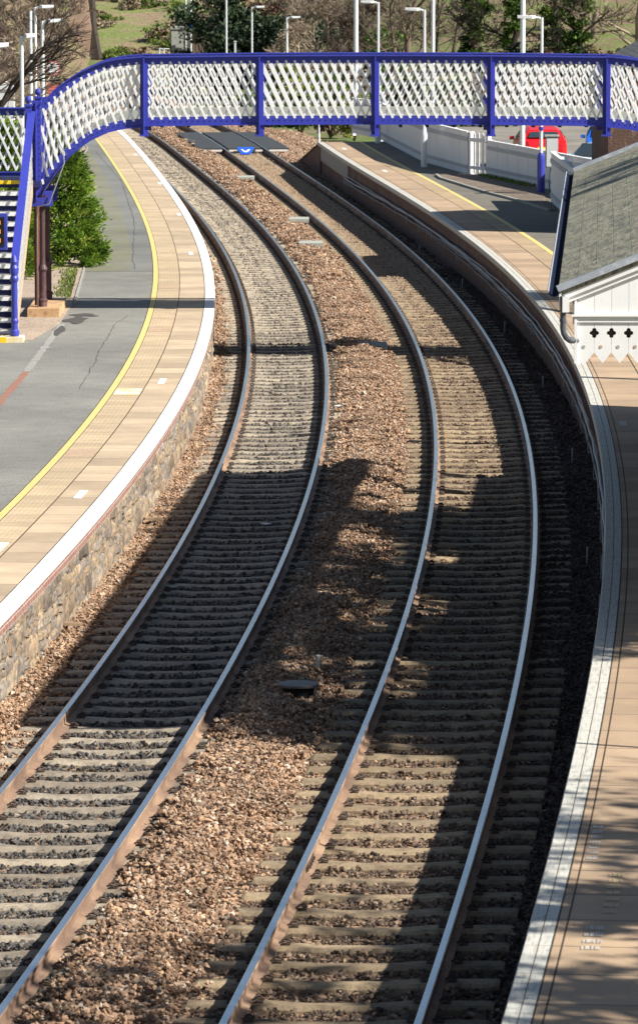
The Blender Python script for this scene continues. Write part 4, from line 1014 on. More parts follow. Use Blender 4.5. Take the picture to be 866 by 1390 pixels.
# ---------------------------------------------------------------- platform canopy on the right
CY0, CY1 = 47.3, 70.3
def eave_x(y): return 2.50 + (y - CY0) / (CY1 - CY0) * 1.40
CW, SLP, ZE = 4.35, .40, 4.74
cp = thing('platform_canopy', (5, 58, 1.0), 'platform canopy with a lichened slate roof and a white pointed valance, on the right platform', 'canopy')
def cpt(y, o, z): return (eave_x(y) + o, y, z)
def roofz(o): return ZE + SLP * o
mb = MB(); q = [cpt(CY0 - .08, -.06, roofz(-.06)), cpt(CY1 + .1, -.05, roofz(-.05)), cpt(CY1 + .1, CW, roofz(CW)), cpt(CY0 - .08, CW, roofz(CW))]
b_ = [(x, y, z - .06) for x, y, z in q]; L = math.hypot(CW, CW * SLP)
mb.add(q + b_, [(0, 1, 2, 3), (4, 7, 6, 5), (0, 4, 5, 1), (1, 5, 6, 2), (2, 6, 7, 3), (3, 7, 4, 0)], 0, [(0, 0), (23, 0), (23, L), (0, L)] * 2)
mb.build('roof', M['slate'], cp)
mb = MB(); # lead verge and ridge
mb.bar(cpt(CY0 - .07, -.07, roofz(-.07) + .02), cpt(CY0 - .07, CW, roofz(CW) + .02), (0, .055, 0), (-.012, 0, .028)); mb.bar(cpt(CY1 + .05, -.06, roofz(-.06) + .02), cpt(CY1 + .05, CW, roofz(CW) + .02), (0, .07, 0), (-.012, 0, .03)) if False else None; mb.build('verge_flashing', M['lead'], cp)
mb = MB(); mb.bar(cpt(CY1 + .05, -.06, roofz(-.06) + .02), cpt(CY1 + .05, CW, roofz(CW) + .02), (0, .07, 0), (-.012, 0, .03)); mb.build('verge_flashing', M['lead'], cp)
mb = MB(); mb.bar(cpt(CY0 - .055, -.02, roofz(-.02) - .088), cpt(CY0 - .055, CW, roofz(CW) - .088), (0, .012, 0), (-.008, 0, .024)); mb.bar(cpt(CY0 - .02, .02, roofz(.02) - .135), cpt(CY0 - .02, CW, roofz(CW) - .135), (0, .016, 0), (-.008, 0, .03)); mb.build('barge_board', M['white'], cp)
# gutter: half round trough
mb = MB(); gp = [(-.103 + .058 * math.cos(a), .058 * math.sin(a)) for a in np.linspace(math.pi, 2 * math.pi, 7)]; gq = [(-.103 + .050 * math.cos(a), .050 * math.sin(a)) for a in np.linspace(2 * math.pi, math.pi, 7)]
sec = gp + gq; n = len(sec)
for y in (CY0 - .12, CY1 + .1):
    for o, z in sec: mb.v.append(cpt(y, o, ZE - .03 + z))
for k in range(n): mb.f.append([k, (k + 1) % n, n + (k + 1) % n, n + k]); mb.mi.append(0)
mb.f.append(list(range(n))); mb.mi.append(0); mb.build('gutter', M['gutter'], cp)
mb = MB(); mb.tube([cpt(CY0 - .12, -.163, ZE - .03), cpt(CY1 + .1, -.163, ZE - .03)], .010, 6); mb.build('gutter_rim', M['lead'], cp)
mb = MB()
for a, b in ((CY0 - .1, CY1),): mb.bar(cpt(a, -.04, ZE - .12), cpt(b, -.04, ZE - .12), (.012, 0, 0), (0, 0, .075))
mb.build('fascia', M['white'], cp)
mb = MB(); mb.box((2.475, CY0 - .16, 4.50), (2.545, CY0 - .02, 4.66)); mb.build('fascia_block', M['white'], cp)
mb = MB(); mb.tube([(2.485, CY0 - .10, 4.66), (2.485, CY0 - .10, 4.33), (2.495, CY0 - .10, 4.28), (2.52, CY0 - .08, 4.235), (2.56, CY0 - .04, 4.205), (2.66, CY0 + .05, 4.19)], .032, 10); mb.tube([(2.485, CY0 - .10, 4.40), (2.485, CY0 - .10, 4.425)], .038, 10); mb.build('downpipe', M['pipe_grey'], cp, smooth=False)
# end screen boards following the slope
XS, BWD = 2.635, .1752
def zroof_at(x): return ZE + SLP * (x - eave_x(CY0)) - .10
mb = MB(); mb.box((XS - .03, CY0 - .02, 3.965), (XS - .003, CY0 + .03, zroof_at(XS) + .0)); mb.build('corner_board', M['white'], cp)
BOT, NOTCH, HZ = 3.965, 4.075, 4.275
def qf(side, x):  # half quatrefoil bite in a board edge, bottom to top
    pts = []
    for (cx_, cz_, a0, a1) in ((0, -.030, -90, 20), (.026, 0, -80, 80), (0, .030, -20, 90)):
        for k in range(5):
            a = R(a0 + (a1 - a0) * k / 4); pts.append((cx_ * 1 + .021 * math.cos(a), cz_ + .021 * math.sin(a)))
    return [(x + side * max(px, 0), HZ + pz) for px, pz in pts]
NB = 24
for i in range(NB):
    x0 = XS + i * BWD + .0015; x1 = XS + (i + 1) * BWD - .0015; xm = (x0 + x1) / 2
    mb = MB()
    tops = min(zroof_at(x0), 6.3), min(zroof_at(x1), 6.3)
    mb.prism([(x0, CY0, 4.40), (x1, CY0, 4.40), (x1, CY0, tops[1]), (x0, CY0, tops[0])], (0, .02, 0)); mb.build('gable_board', M['white'], cp)
    # valance board with pointed foot, quatrefoil bites and a round hole
    mb = MB(); left = [(x0, NOTCH)] + (qf(1, x0) if i else []) + [(x0, 4.40)]; right = [(x1, 4.40)] + qf(-1, x1)[::-1] + [(x1, NOTCH)]
    foot = [(xm, BOT)] if i else [(xm, BOT), (x0, BOT)]
    outline = left + right + foot
    ring = [(xm + .0, 4.10 + 0)]; 
    if i == 0: outline = [(x0, BOT), (x0, 4.40), (x1, 4.40)] + qf(-1, x1)[::-1] + [(x1, NOTCH), (xm, BOT)]
    mb.prism([(a, CY0 + .005, b) for a, b in outline], (0, .018, 0)); vb = mb.build('valance_board', M['white'], cp)
    mb = MB(); mb.tube([(xm - .02, CY0 + .0065, 4.133), (xm - .02, CY0 + .001, 4.133)], .018, 12); mb.build('round_plug', M['stone'] if i % 2 else M['slab'], vb)
mb = MB(); mb.box((XS + .0, CY0 + .045, 4.16), (XS + NB * BWD, CY0 + .07, 4.42)); mb.build('interior_shade_board', M['bark_dark'], cp)  # added dark board, stands in for the shaded canopy interior behind the cut-outs
mb = MB(); mb.box((XS - .06, CY0 - .034, 4.446), (XS + NB * BWD, CY0 - .001, 4.464)); mb.box((XS - .035, CY0 - .006, 4.40), (XS + NB * BWD, CY0 - .0012, 4.446)); mb.box((XS - .04, CY0 - .012, 4.386), (XS + NB * BWD, CY0 + .003, 4.3995)); mb.build('cornice', M['white'], cp)
# side valance along the eave, rafters and posts
mb = MB(); mb.bar(cpt(CY0 + .05, .1, ZE - .28), cpt(CY1, .1, ZE - .28), (.012, 0, 0), (0, 0, .10)); mb.build('eave_beam', M['white'], cp)
for k in range(9):
    y = CY0 + .3 + k * (CY1 - CY0 - .4) / 8; mb = MB(); mb.bar(cpt(y, 0, roofz(0) - .13), cpt(y, CW, roofz(CW) - .13), (0, .05, 0), (0, 0, .06)); mb.build('rafter', M['white'], cp)
# added unseen wall behind the canopy, its high openings shaped to band the light
bw_ = MB(); XB = CW - .1
def wall_box(mb, ya, yb, za, zb, mi=0): mb.prism([cpt(ya, XB, za), cpt(yb, XB, za), cpt(yb, XB, zb), cpt(ya, XB, zb)], (.22, 0, 0), mi)
y = CY0; wins = []
wall_box(bw_, CY0, CY1, 1.0, 4.75)
y = CY0
while y < CY1 - .05:
    wall_box(bw_, y, min(y + .14, CY1), 4.75, roofz(XB) - .08); y += 2.07
bw_.build('rear_shade_wall', M['brick_house'], cp)
for k in range(5):
    y = CY0 + 1.5 + k * 5; x = eave_x(y) + 1.9; mb = MB(); mb.lathe((x, y, ZR), [(.14, 0), (.14, .3), (.08, .36), (.07, 2.4), (.1, 2.5), (.1, roofz(1.9) - 1.2)], 12); mb.build('canopy_post', M['blue'], cp)

# ---------------------------------------------------------------- brick building beyond the bridge
bh = thing('brick_building', (10, 116, .6), 'brick building with a grey slate roof, beyond the bridge at the right edge', 'building')
bm_ = MB(); X0, X1, Y0, Y1 = 6.97, 14.5, 112.3, 119.0; ZEV = 4.75; ZRG = ZEV + (X1 - X0) / 2 * .56
pg = [(X0, ZEV), ((X0 + X1) / 2, ZRG), (X1, ZEV), (X1, .0), (X0, .0)]
vs = [(x, Y0, z) for x, z in pg] + [(x, Y1, z) for x, z in pg]
bm_.add(vs, [(0, 1, 2, 3, 4), (9, 8, 7, 6, 5), (0, 4, 9, 5), (2, 7, 8, 3)], 0, [(v[0] + v[1], v[2]) for v in vs]); bm_.build('wall', M['brick_house'], bh)
for s_ in (0, 1):
    mb = MB(); xm = (X0 + X1) / 2; xe = X0 - .2 if s_ == 0 else X1 + .2; ze = ZEV - .2 * .56 + .02
    q = [(xe, Y0 - .25, ze), (xe, Y1 + .25, ze), (xm, Y1 + .25, ZRG + .02), (xm, Y0 - .25, ZRG + .02)]
    mb.add(q + [(a, b, c + .09) for a, b, c in q], [(0, 3, 2, 1), (4, 5, 6, 7), (0, 1, 5, 4), (1, 2, 6, 5), (2, 3, 7, 6), (3, 0, 4, 7)], 0, [(0, 0), (7, 0), (7, 4.3), (0, 4.3)] * 2); mb.build('roof', M['slate2'], bh)
mb = MB(); mb.box((9.5, Y0 - .02, 2.0), (10.7, Y0 + .02, 3.6)); wf = mb.build('window', M['white'], bh); mb = MB(); mb.box((9.6, Y0 - .03, 2.1), (10.6, Y0 - .021, 3.5)); mb.build('pane', M['glass'], wf)

# ---------------------------------------------------------------- white fence behind the right platform
def fence(name, pts, label, z0=ZR, h=1.27, picket=False):
    o = thing(name, (pts[0][0], pts[0][1], z0), label, 'fence' if not picket else 'gate')
    for a, b in zip(pts[:-1], pts[1:]):
        A, B = Vector((*a, z0)), Vector((*b, z0)); d = (B - A); L = d.length; d.normalize(); n_ = Vector((-d.y, d.x, 0))
        if n_.x > 0: n_ = -n_      # facing the track
        pm = MB(); gap = .03; bwid = L / max(round(L / 1.25), 1) - gap if not picket else .085; gap = .03 if not picket else .16; k = .0
        while k + bwid <= L + .02:
            p, q = A + d * k, A + d * (k + bwid)
            if picket: pm.prism([p + Vector((0, 0, .05)), q + Vector((0, 0, .05)), q + Vector((0, 0, h - .05)), (p + q) / 2 + Vector((0, 0, h)), p + Vector((0, 0, h - .05))], n_ * .02)
            else: pm.prism([p, q, q + Vector((0, 0, h - .02)), p + Vector((0, 0, h - .02))], n_ * .02)
            if not picket: pm.prism([q + Vector((0, 0, .01)) + n_ * .004, q + d * gap + Vector((0, 0, .01)) + n_ * .004, q + d * gap + Vector((0, 0, h - .03)) + n_ * .004, q + Vector((0, 0, h - .03)) + n_ * .004], n_ * .006, 1)  # dark strip coloured in for the shaded gap between boards
            k += bwid + gap
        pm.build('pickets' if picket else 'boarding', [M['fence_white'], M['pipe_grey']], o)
        for zz, hh in ((.22, .05), (h - .22, .06)):
            mb = MB(); mb.bar(A + Vector((0, 0, zz)) + n_ * .035, B + Vector((0, 0, zz)) + n_ * .035, (0, 0, hh), n_ * .014); mb.build('rail', M['fence_grey'] if not picket else M['fence_white'], o)
        if not picket: mb = MB(); mb.bar(A + Vector((0, 0, h)), B + Vector((0, 0, h)), n_ * .055, (0, 0, .018)); mb.build('capping', M['fence_white'], o)
        m = max(int(L / 2.4), 1)
        for j in range(m + 1):
            p = A + d * (L * j / m); mb = MB(); T = Matrix.Translation(p - n_ * .07) @ Matrix.Rotation(math.atan2(d.y, d.x), 4, 'Z'); mb.box((-.06, -.06, -.1), (.06, .06, h + .02), 0, T); mb.build('post', M['fence_white'], o)
    return o
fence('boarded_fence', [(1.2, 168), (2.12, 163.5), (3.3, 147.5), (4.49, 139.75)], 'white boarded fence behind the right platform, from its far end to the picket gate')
fence('picket_gate', [(4.52, 139.7), (5.0, 138.85)], 'small white picket gate between the two runs of boarded fence', picket=True)
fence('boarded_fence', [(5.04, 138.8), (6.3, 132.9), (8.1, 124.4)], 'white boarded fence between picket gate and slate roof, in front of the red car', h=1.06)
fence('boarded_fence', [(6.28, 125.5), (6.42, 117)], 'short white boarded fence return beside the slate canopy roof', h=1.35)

# ---------------------------------------------------------------- lamp posts
def lamp(x, y, z0, zt, arm, label, r=.05, blue=False, base=True, group='station lamp posts', bluez=None, alen=.5):
    o = thing('lamp_post', (x, y, z0), label, 'lamp post', group)
    mb = MB(); pr_ = [(r * 1.9, 0), (r * 1.9, 1.0), (r * 1.3, 1.15), (r, 1.25), (r * .8, zt - z0)] if base else [(r, 0), (r * .8, zt - z0)]
    mb.lathe((x, y, z0), pr_, 12); mb.build('pole', M['lamp_white'], o, smooth=False)
    if blue:
        mb = MB(); mb.lathe((x, y, z0), [(r * 2.2, 0), (r * 2.2, .95), (r * 1.9, 1.05), (r * 1.3, 1.12)], 12); mb.build('base_sleeve', M['blue'], o)
        mb = MB(); mb.lathe((x, y, z0 + 1.75), [(r * 1.4, 0), (r * 1.4, .09)], 12); mb.build('band', M['blue'], o)
    if arm:
        mb = MB(); mb.tube([(x, y, zt - .06), (x + arm * .08, y, zt - .01), (x + arm * alen * .4, y, zt)], r * .7, 8); mb.build('arm', M['lamp_white'], o)
        mb = MB(); a = alen
        mb.prism([(x + arm * a * .25, y - .09, zt - .015), (x + arm * a * .4, y - .14, zt - .03), (x + arm * a, y - .1, zt - .01), (x + arm * a, y + .1, zt - .01), (x + arm * a * .4, y + .14, zt - .03), (x + arm * a * .25, y + .09, zt - .015)], (0, 0, .075)); h_ = mb.build('lamp_head', M['lamp_head'], o)
        mb = MB(); mb.box((min(x + arm * a * .45, x + arm * a * .9), y - .09, zt - .045), (max(x + arm * a * .45, x + arm * a * .9), y + .09, zt - .029)); mb.build('lamp_lens', M['lens_clear'], h_)
    return o
lamp(2.03, 160, ZR, 5.82, -1, 'lamp post with its arm to the left, nearest the far end of the right platform', alen=.6)
lamp(3.25, 144, ZR, 5.85, -1, 'lamp post with a thick base before the boarded fence, left of the picket gate', alen=.6)
lamp(6.2, 130, ZR, 5.88, -1, 'lamp post with a blue base sleeve beside the grey cabinet near the slate roof', blue=True, base=False, alen=.68)
lamp(-3.3, 230, -.4, 4.45, 1, 'lamp post with its arm to the right against the dark evergreen trees', base=False, alen=.62)
lamp(-1.55, 226, -.4, 4.02, 1, 'shorter lamp post before the pale bare bush, arm to the right', base=False, alen=.65, r=.06)
lamp(-6.4, 100.5, ZL, 6.05, 1, 'lamp post on the left platform just behind the bush, its arm pointing right', alen=.3, base=False)
lamp(-8.5, 140, ZL, 6.0, 1, 'tallest looking lamp post behind the branches at the top left', alen=.55, base=False)
lamp(-7.4, 125, ZL, 5.88, 1, 'lamp post beside the red rimmed sign on the left platform', alen=.55, base=False, r=.06)
lamp(-7.9, 128, ZL, 6.1, 0, 'plain pole between the lamp posts at the top left', base=False)
lamp(-6.35, 90.5, ZL, 6.1, 1, 'lamp at the left edge, only its head showing beside the branches', alen=.33, base=False)
def mast(x, y, z0, zt, r, label, name='mast'):
    mb = MB(); mb.lathe((0, 0, 0), [(r * 1.2, 0), (r * 1.2, .6), (r, .7), (r * .85, zt - z0)], 14)
    o = mb.build(name, M['lamp_white'], smooth=False); o.location = (x, y, z0); return tag(o, label, 'pole', 'tall white masts')
mast(1.58, 200, -.3, 9, .105, 'tall white mast rising out of the picture, leftmost of three behind the footbridge')
mast(5.0, 205, -.3, 9, .09, 'tall white mast behind the footbridge, middle one of three')
mast(7.2, 165, -.4, 9, .095, 'tall white mast in front of the red car, rightmost of three')
mast(-4.6, 232, -.5, 9, .05, 'thin white pole against the dark evergreens, right of the blue sign')
mast(0.0, 186, -.5, 2.2, .035, 'thin grey post just beyond the end of the right platform', 'post')
mb = MB(); mb.box((-.05, -.05, 0), (.05, .05, 3.0)); mb.box((-.07, -.07, 3.0), (.07, .07, 3.05)); o = mb.build('marker_post', M['lamp_white']); o.location = (-4.3, 240, -.5); tag(o, 'short white marker post below the dark evergreens', 'post')
sg = thing('blue_sign', (-7.0, 255, -.5), 'round blue sign on a thin pole beside the pale concrete block', 'sign')
mb = MB(); mb.tube([(-7.0, 255, -.5), (-7.0, 255, 5.2)], .06, 8); mb.build('pole', M['lamp_white'], sg)
mb = MB(); mb.tube([(-7.0, 254.92, 2.95), (-7.0, 254.88, 2.95)], .16, 16); mb.build('disc', M['signblue'], sg)
mast(-7.35, 258, -.5, 9, .05, 'thin white pole left of the round blue sign')
rs = thing('round_sign', (-6.95, 122, ZL), 'white sign with a red rim on a post, behind the bridge lattice at the left', 'sign')
mb = MB(); mb.tube([(-6.95, 122, ZL), (-6.95, 122, 4.8)], .03, 8); mb.build('post', M['grey_metal'], rs)
mb = MB(); mb.tube([(-6.95, 121.95, 4.72), (-6.95, 121.93, 4.72)], .19, 20); mb.build('rim', M['signred'], rs)
mb = MB(); mb.tube([(-6.95, 121.93, 4.72), (-6.95, 121.92, 4.72)], .155, 20); mb.build('face', M['white'], rs)
mb = MB(); mb.box((-7.1, 121.94, 4.02), (-6.8, 121.96, 4.32)); mb.build('lower_plate', M['signred'], rs)
# grey cabinet on a post by the fence, relay cabinet at the left
gc = thing('equipment_cabinet', (6.42, 129, ZR), 'grey metal cabinet on a post in front of the white fence', 'cabinet')
mb = MB(); mb.box((6.28, 128.9, 1.75), (6.62, 129.2, 2.62)); mb.build('box', M['slab'], gc)
mb = MB(); mb.box((6.30, 128.885, 1.79), (6.60, 128.899, 2.58)); mb.build('door', M['tin'], gc)
mb = MB(); mb.box((6.25, 128.86, 2.62), (6.65, 129.24, 2.66)); mb.build('lid', M['slab'], gc)
mb = MB(); mb.tube([(6.5, 129.05, 1.0), (6.5, 129.05, 1.75)], .04, 8); mb.tube([(6.4, 128.95, 1.0), (6.37, 128.95, 1.4), (6.42, 128.95, 1.75)], .015, 6); mb.build('post', M['pipe_grey'], gc)
rc = thing('relay_cabinet', (-8.6, 127, ZL), 'pale relay cabinet among the lamp posts at the far left', 'cabinet')
mb = MB(); mb.box((-8.75, 126.8, ZL), (-8.3, 127.3, 4.0)); mb.build('body', M['tin'], rc); mb = MB(); mb.prism([(-8.8, 126.75, 4.0), (-8.25, 126.75, 4.0), (-8.25, 126.75, 4.05), (-8.52, 126.75, 4.2), (-8.8, 126.75, 4.05)], (0, .6, 0)); mb.build('lid', M['tin'], rc)

# ---------------------------------------------------------------- cars
mb = MB(); mb.add([(3.9, 168, -.52), (30, 150, -.52), (34, 214, -.52), (2.5, 208, -.52)], [(0, 1, 2, 3)]); struct(mb.build('car_park', M['carpark'], recalc=False))
def car(name, x, y, z, rot, paint, label, L=4.0, W=1.74, Ht=1.48):
    o = thing(name, (x, y, z), label, 'car'); T = Matrix.Translation((x, y, z)) @ Matrix.Rotation(rot, 4, 'Z')
    # stations along the length, rear (y=0) faces the camera when rot=0
    st = [(-2.00, .42, .70, .72, .72, .70), (-1.97, .30, .88, .93, .93, .80), (-1.88, .26, .95, 1.00, 1.02, .85), (-1.55, .22, .98, 1.02, 1.40, .86), (-1.0, .2, .98, 1.0, Ht, .87), (0.0, .2, .97, .98, Ht, .87), (.5, .2, .96, .97, Ht - .06, .87), (1.15, .2, .94, .95, .98, .87), (1.7, .24, .86, .88, .90, .84), (1.95, .30, .72, .75, .76, .76), (2.03, .40, .60, .62, .62, .66)]
    body = MB(); n = 12; k_ = L / 4.03
    for (yy, zb, zm, zbelt, zr, hw) in st:
        hw = hw * W / 1.74; wr = hw * (.72 if zr > zbelt + .1 else .9)
        ring = [(-hw * .92, zb), (-hw, zb + .12), (-hw * 1.0, zm - .2), (-hw * .97, zbelt), (-wr, zr - .05 if zr > zbelt + .1 else zr), (-wr * .8, zr), (wr * .8, zr), (wr, zr - .05 if zr > zbelt + .1 else zr), (hw * .97, zbelt), (hw, zm - .2), (hw, zb + .12), (hw * .92, zb)]
        body.v += [tuple(T @ Vector((a, yy * k_, b))) for a, b in ring]
    for i in range(len(st) - 1):
        for k in range(n): body.f.append([i * n + k, i * n + (k + 1) % n, (i + 1) * n + (k + 1) % n, (i + 1) * n + k]); body.mi.append(0)
    body.f.append(list(range(n))); body.mi.append(0); body.f.append(list(range((len(st) - 1) * n, len(st) * n))[::-1]); body.mi.append(0)
    body.build('body', paint, o, smooth=False)
    hw = .87 * W / 1.74
    def pan(name_, pts, mat, par=o, th=.012):
        mb = MB(); P_ = [T @ Vector(p) for p in pts]; nn = (P_[1] - P_[0]).cross(P_[2] - P_[0]).normalized(); mb.prism(P_, nn * th); return mb.build(name_, mat, par)
    pan('rear_window', [(-.60, -1.86 * k_, 1.11), (.60, -1.86 * k_, 1.11), (.50, -1.66 * k_, 1.31), (-.50, -1.66 * k_, 1.31)], M['glass'], th=.03)
    pan('windscreen', [(.62, 1.17 * k_, 1.02), (-.62, 1.17 * k_, 1.02), (-.56, .56 * k_, 1.40), (.56, .56 * k_, 1.40)], M['glass'], th=.03)
    for s_ in (-1, 1):
        pan('side_window', [(s_ * hw * .955, -1.5 * k_, 1.04), (s_ * hw * .955, .95 * k_, 1.01), (s_ * hw * .76, .40 * k_, Ht - .12), (s_ * hw * .76, -1.25 * k_, Ht - .12)], M['glass'], th=.012 * -s_ if False else .012)
        pan('tail_light', [(s_ * .80, -1.985 * k_, .78), (s_ * .56, -1.995 * k_, .80), (s_ * .60, -1.95 * k_, .98), (s_ * .79, -1.93 * k_, .98)], M['lens_red'], th=.02)
        pan('headlight', [(s_ * .78, 1.93 * k_, .62), (s_ * .45, 2.0 * k_, .62), (s_ * .5, 1.90 * k_, .78), (s_ * .78, 1.80 * k_, .80)], M['lens_clear'], th=.03)
        for yy in (-1.28, 1.3):
            mb = MB(); a = T @ Vector((s_ * (hw - .19), yy * k_, .30)); b = T @ Vector((s_ * (hw + .01), yy * k_, .30)); mb.tube([a, b], .31, 18); wh = mb.build('wheel', M['rubber'], o)
            mb = MB(); b2 = T @ Vector((s_ * (hw + .018), yy * k_, .30)); mb.tube([b, b2], .19, 14); mb.build('rim', M['grey_metal'], wh)
        mb = MB(); p = T @ Vector((s_ * (hw + .09), .75 * k_, 1.0)); mb.box((p.x - .09, p.y - .05, p.z - .06), (p.x + .09, p.y + .05, p.z + .07)); mb.build('wing_mirror', paint, o)
    pan('number_plate', [(-.26, -2.02 * k_, .66), (.26, -2.02 * k_, .66), (.26, -2.0 * k_, .77), (-.26, -2.0 * k_, .77)], M['yellow'], th=.01)
    return o
car('red_car', 8.25, 174.5, -.50, R(3), M['red_paint'], 'red hatchback seen from behind over the white fence')
car('blue_car', 11.0, 177, -.50, R(176), M['blue_car'], 'bright blue car parked left of the brick building')
car('silver_car', 9.85, 162, -.50, R(160), M['pale_car'], 'pale silver blue car behind the white fence, nearest the slate roof', Ht=1.42)

# ---------------------------------------------------------------- level crossing boards and small things on the track bed
cr = thing('crossing_boards', (-3.6, 183, 0), 'dark rubber crossing panels laid across the right track beyond the footbridge', 'crossing boards')
def cross_panel(u0, u1, name='panel'):
    mb = MB(); Yb, Ya = 176.4, 191.5
    idx = [i for i in range(0, len(TR['p']), 2) if Yb <= TR['p'][i, 1] <= Ya]; sweep(mb, TR, idx, [(u0, -.14), (u0, .02), (u1, .02), (u1, -.14)]); return mb.build(name, M['cross_board'], cr)
cross_panel(-1.75, -.82); cross_panel(-.64, .64); cross_panel(.82, 1.7)
i = [i for i in range(len(TR['p'])) if TR['p'][i, 1] >= 176.3][0]; p, n_ = TR['p'][i], TR['n'][i]
def cedge(u0, u1, z0, z1, mat, name, dy=.0, drop=0):
    mb = MB(); a = (p[0] + n_[0] * u0, p[1] + n_[1] * u0 - dy); b = (p[0] + n_[0] * u1, p[1] + n_[1] * u1 - dy); w_ = (b[0] - a[0]) * drop
    mb.prism([(a[0], a[1], z1), (b[0], b[1], z1), (b[0] - w_, b[1] - .25, z0), (a[0] + w_, a[1] - .25, z0)], (0, 0, -.03)); return mb.build(name, mat, cr)
cedge(-1.6, -.9, -.05, -.01, M['faded_mark'], 'white_edge'); cedge(-.62, -.32, -.05, -.01, M['faded_mark'], 'white_edge'); cedge(.38, .64, -.05, -.01, M['faded_mark'], 'white_edge'); cedge(.9, 1.6, -.05, -.01, M['faded_mark'], 'white_edge')
bl = thing('blue_plate', (float(p[0]), float(p[1]) - .3, 0), 'small blue and white plate at the front of the crossing panels', 'plate')
mb = MB(); mb.prism([(p[0] - .33, p[1] - .3, .10), (p[0] + .33, p[1] - .3, .10), (p[0] + .18, p[1] - .55, -.14), (p[0] - .18, p[1] - .55, -.14)], (0, 0, -.03)); mb.build('panel', M['signblue'], bl)
mb = MB()
for s_ in (-1, 1):
    mb.bar((p[0] + s_ * .14, p[1] - .42, .012), (p[0] + s_ * .02, p[1] - .50, -.07), (.03, 0, 0), (0, .004, .012))
mb.build('white_mark', M['bright_white'], bl)

def concrete_lid(x, y, z, w_, d_, label, ribs=False, th=-0.0):
    o = thing('duct_hatch', (x, y, z), label, 'duct cover'); T = Matrix.Translation((x, y, z)) @ Matrix.Rotation(th, 4, 'Z')
    mb = MB(); mb.box((-w_, -d_, -.08), (w_, d_, .02), 0, T); mb.build('slab', M['slab'], o)
    if ribs:
        mb = MB(); k = -w_ + .02
        while k < w_ - .02: mb.box((k, -d_ + .02, .02), (k + .02, d_ - .02, .034), 0, T); k += .045
        mb.build('ribs', M['slab'], o)
    return o
concrete_lid(1.08, 94.0, -.05, .30, .62, 'ribbed pale lid set in the ballast between the tracks, in the footbridge shadow', True)
concrete_lid(-.71, 134.9, -.03, .42, .55, 'pale flat lid between the tracks, middle one of three beyond the footbridge shadow')
concrete_lid(-.22, 124.6, -.03, .32, .5, 'pale flat lid between the tracks, nearest of the three plain ones')
concrete_lid(-2.65, 157.9, -.05, .45, .6, 'pale flat lid between the tracks, farthest one, toward the crossing panels')
cpit = thing('catch_pit', (-.23, 50.7, -.2), 'dark round iron lid on a short pipe between the tracks', 'drain cover')
mb = MB(); mb.lathe((-.23, 50.7, -.15), [(.17, 0), (.17, .21)], 24); mb.build('pipe', M['black'], cpit)
mb = MB(); mb.lathe((-.23, 50.7, .06), [(.20, 0), (.232, .008), (.235, .026), (.225, .034), (.10, .038)], 32); mb.build('lid', M['steel_lid'], cpit)
mb = MB(); mb.lathe((0, 0, -.1), [(.03, 0), (.034, .14), (.028, .15)], 10); o = mb.build('pipe_stub', M['slab']); o.location = (-.01, 52.6, .06); tag(o, 'small pale pipe stub in the ballast just behind the round iron lid', 'pipe')
for (x, y, a, L_, lab) in [(-2.40, 66.6, .3, .26, 'short weathered plank on the ballast by the left wall, farthest of three'), (-2.86, 62.3, 2.2, .26, 'weathered plank leaning on the foot of the left wall, middle of three'), (-3.05, 56.4, .1, .30, 'pale weathered plank on the ballast by the left wall, nearest of three')]:
    mb = MB(); T = Matrix.Rotation(a, 4, 'Z') @ Matrix.Rotation(.05, 4, 'Y'); mb.box((-L_ / 2, -.05, 0), (L_ / 2, .05, .035), 0, T); o = mb.build('plank', M['wood']); o.location = (x, y, -.12); tag(o, lab, 'plank', 'planks by the left wall')
def lump(x, y, z, r, mat, label, name, cat):
    v, f = STONES[3]; mb = MB(); mb.add([(a * r * 1.5, b * r, c * r) for a, b, c in v], f); o = mb.build(name, mat); o.location = (x, y, z); tag(o, label, cat)
lump(-1.88, 59.9, -.13, .075, M['slab'], 'pale lump of stone on the sleepers inside the left rail', 'loose_stone', 'stone')
lump(-.75, 66.3, -.13, .06, M['bright_white'], 'crumpled white litter in the shade between the rails of the left track', 'litter', 'litter')
lump(.35, 82, -.04, .05, M['bright_white'], 'single white stone on the sunlit mound between the tracks', 'loose_stone', 'stone')
lump(-2.62, 63.5, -.12, .06, M['stone'], 'pale stone on the ballast beside the middle plank', 'loose_stone', 'stone')

# ---------------------------------------------------------------- far left structures
ab = thing('stone_abutment', (-16.3, 300, -.6), 'sunlit stone abutment with a dark side at the top left', 'wall')
mb = MB(); mb.prism([(-17.0, 318, -.6), (-15.7, 318, -.6), (-15.5, 318, 1.4), (-15.9, 318, 4.9), (-17.0, 318, 5.2)], (0, 5, 0)); mb.prism([(-15.68, 318.4, -.6), (-14.95, 318.4, -.6), (-15.35, 318.4, 1.6), (-15.45, 318.4, 4.0), (-15.85, 318.4, 5.0)], (0, 4, 0), 1); mb.build('masonry', [M['rock'], M['bark_dark']], ab)
cb = thing('concrete_block', (-7.9, 258, -.5), 'pale concrete block wall beside the tracks, below the round blue sign', 'wall')
mb = MB(); mb.box((-8.15, 258, -.5), (-7.35, 260.5, 2.75)); mb.box((-8.2, 257.95, 2.75), (-7.3, 260.55, 2.87)); mb.build('block', M['slab'], cb)
tf = thing('timber_fence', (-7, 257, -.5), 'dark weathered timber fence running right from the concrete block', 'fence')
for k in range(14):
    x = -7.3 + k * .17; mb = MB(); h = 2.9 - k * .06 + rnd.uniform(-.08, .08); mb.box((x, 257.5, -.5), (x + .145, 257.55, h)); mb.build('board', M['bark'], tf)
wr_ = thing('white_railing', (-8.6, 256, -.5), 'low white metal railing left of the concrete block', 'railing')
mb = MB()
